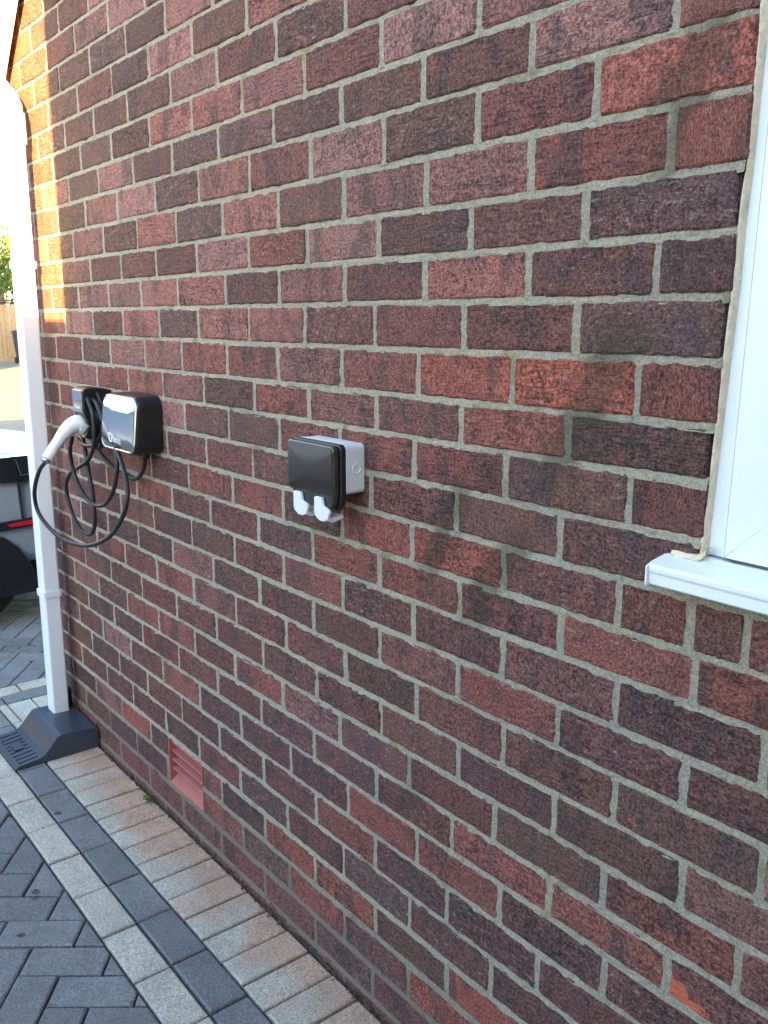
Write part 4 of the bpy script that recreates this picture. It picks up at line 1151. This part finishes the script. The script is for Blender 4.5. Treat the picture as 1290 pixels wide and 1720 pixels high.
# ------------------------------------------------------------------ far side of the road: fence, bin, tree
fe = empty('timber_fence', (-31, 8, 0)); tag(fe, 'sunlit vertical board timber fence across the road', 'fence')
y = 5.4
bmk = bmesh.new(); add_box(bmk, (-.012, 0, .06), (.012, .135, 1.92), .003, 1); me_b = bpy.data.meshes.new('board'); bmk.to_mesh(me_b); bmk.free(); me_b.materials.append(M_WOOD)
while y < 11.4:
    o = bpy.data.objects.new('board', me_b); col.objects.link(o); o.parent = fe; o.location = (rnd.uniform(-.006, .006), y-8, rnd.uniform(-.02, .02)-.012); y += .147
for z in (.45, 1.55): child(box('rail', (-31.06, 5.3, z), (-31.02, 11.5, z+.08), M_WOOD), fe)
child(box('capping', (-31.06, 5.3, 1.93), (-30.94, 11.5, 1.99), M_CARBLK, None, .004, 1), fe)
bn = empty('wheelie_bin', (-30.2, 8.36, 0)); tag(bn, 'dark wheeled bin standing in front of the timber fence', 'bin')
prb = lambda w, d: [(-w, -d), (w, -d), (w, d), (-w, d)]
bm = bmesh.new(); A = [bm.verts.new((-30.2+a, 8.36+b, .04)) for a, b in prb(.22, .20)]; B = [bm.verts.new((-30.2+a, 8.36+b, .98)) for a, b in prb(.30, .27)]
bm.faces.new(A); bm.faces.new(B)
for k in range(4): bm.faces.new((A[k], A[(k+1) % 4], B[(k+1) % 4], B[k]))
M_BIN = mat_plain('dark_bin_plastic', (.02, .028, .05), .5)
child(bm_obj('bin_body', bm, M_BIN), bn)
child(prism('lid', [(-30.53, .985), (-29.87, .985), (-29.90, 1.03), (-30.2, 1.08), (-30.5, 1.04)], 'y', 8.07, 8.65, M_BIN, None, .01, 1), bn)
for yy in (8.14, 8.58): child(tube('wheel', [(-30.42, yy-.03, .10), (-30.42, yy+.03, .10)], .10, M_TYRE, None, 16), bn)
def tree(name, loc, H, rx, label, n_leaf, seed):
    rg = random.Random(seed); t = empty(name, loc); tag(t, label, 'tree', 'trees beyond the fence')
    v, f = tube_data([(0, 0, 0), (.05, .02, H*.3), (-.04, .05, H*.55), (0, 0, H*.8)], [.16, .12, .08, .03], 10)
    for k in range(7):
        a = rg.uniform(0, 6.28); h0 = H*rg.uniform(.3, .6); L = rx*rg.uniform(.6, .95)
        v2, f2 = tube_data([(0, 0, h0), (math.cos(a)*L*.5, math.sin(a)*L*.5, h0+H*.12), (math.cos(a)*L, math.sin(a)*L, h0+H*.2)], [.06, .04, .012], 6)
        b0 = len(v); v += v2; f += [tuple(i+b0 for i in q) for q in f2]
    obj('trunk', v, f, M_BARK, t, True)
    cl = [(rg.gauss(0, rx*.45), rg.gauss(0, rx*.45), H*.66+rg.gauss(0, H*.14), rx*rg.uniform(.25, .45)) for _ in range(16)]
    lv, lf = [], []
    for k in range(n_leaf):
        c = cl[rg.randrange(16)]; d = Vector((rg.gauss(0, 1), rg.gauss(0, 1), rg.gauss(0, .8))).normalized()*c[3]*rg.uniform(.5, 1.05)
        p = Vector(c[:3])+d; a = Vector((rg.gauss(0, 1), rg.gauss(0, 1), rg.gauss(0, 1))).normalized(); b = a.orthogonal().normalized(); s = rg.uniform(.06, .12)
        b0 = len(lv); lv += [p-a*s, p+b*s*.45, p+a*s, p-b*s*.45]; lf.append((b0, b0+1, b0+2, b0+3))
    obj('crown', lv, lf, M_LEAF, t)
tree('garden_tree', (-36, 9.4, 0), 5.4, 1.9, 'sunlit leafy green tree rising behind the timber fence', 5200, 3)

# ------------------------------------------------------------------ unseen buildings added to shade the wall, driveway and fence
ng = empty('added_shade_garage', (8.5, -7, 0)); tag(ng, 'flat roofed rendered garage added behind the viewer to shade the driveway', 'garage')  # added block, its roof edge keeps sun off drive and lower wall
child(box('wall', (0.2, -9.6, -.058), (13.5, -4.25, 2.6), M_RENDER), ng)
child(box('roof', (0.1, -9.7, 2.61), (13.6, -4.20, 2.77), M_ROOF, None, .01, 1), ng)
child(box('door', (0.14, -8.6, -.03), (0.19, -5.6, 2.2), M_UPVC, None, .004, 1), ng)
for x in (4.5, 7.5): child(box('window', (x, -4.247, 1.2), (x+1.2, -4.23, 2.2), M_GLASS), ng)
nh = empty('added_shade_house', (-19.2, -2, 0)); tag(nh, 'pale rendered two storey house with brown gable roof added down the road to shade the fence', 'house')  # added out of view to keep sun off the far fence
child(box('wall', (-21.4, -6.4, -.058), (-17.0, 0.0, 5.2), M_RENDER), nh)
rf = child(prism('roof', [(-21.7, 5.21), (-16.7, 5.21), (-19.2, 7.0)], 'y', -6.7, 0.25, M_ROOF), nh)
for yw in (-5.4, -1.9):
    for zw in (1.0, 3.6):
        w = child(box('window', (-16.997, yw, zw), (-16.96, yw+1.5, zw+1.2), M_UPVC), nh)
        p = box('pane', (-16.955, yw+.08, zw+.08), (-16.95, yw+1.42, zw+1.12), M_GLASS); p.parent = w; p.matrix_parent_inverse = w.matrix_parent_inverse
dr = child(box('door', (-16.997, -3.4, -.02), (-16.95, -2.4, 2.05), M_CARBLK, None, .004, 1), nh)
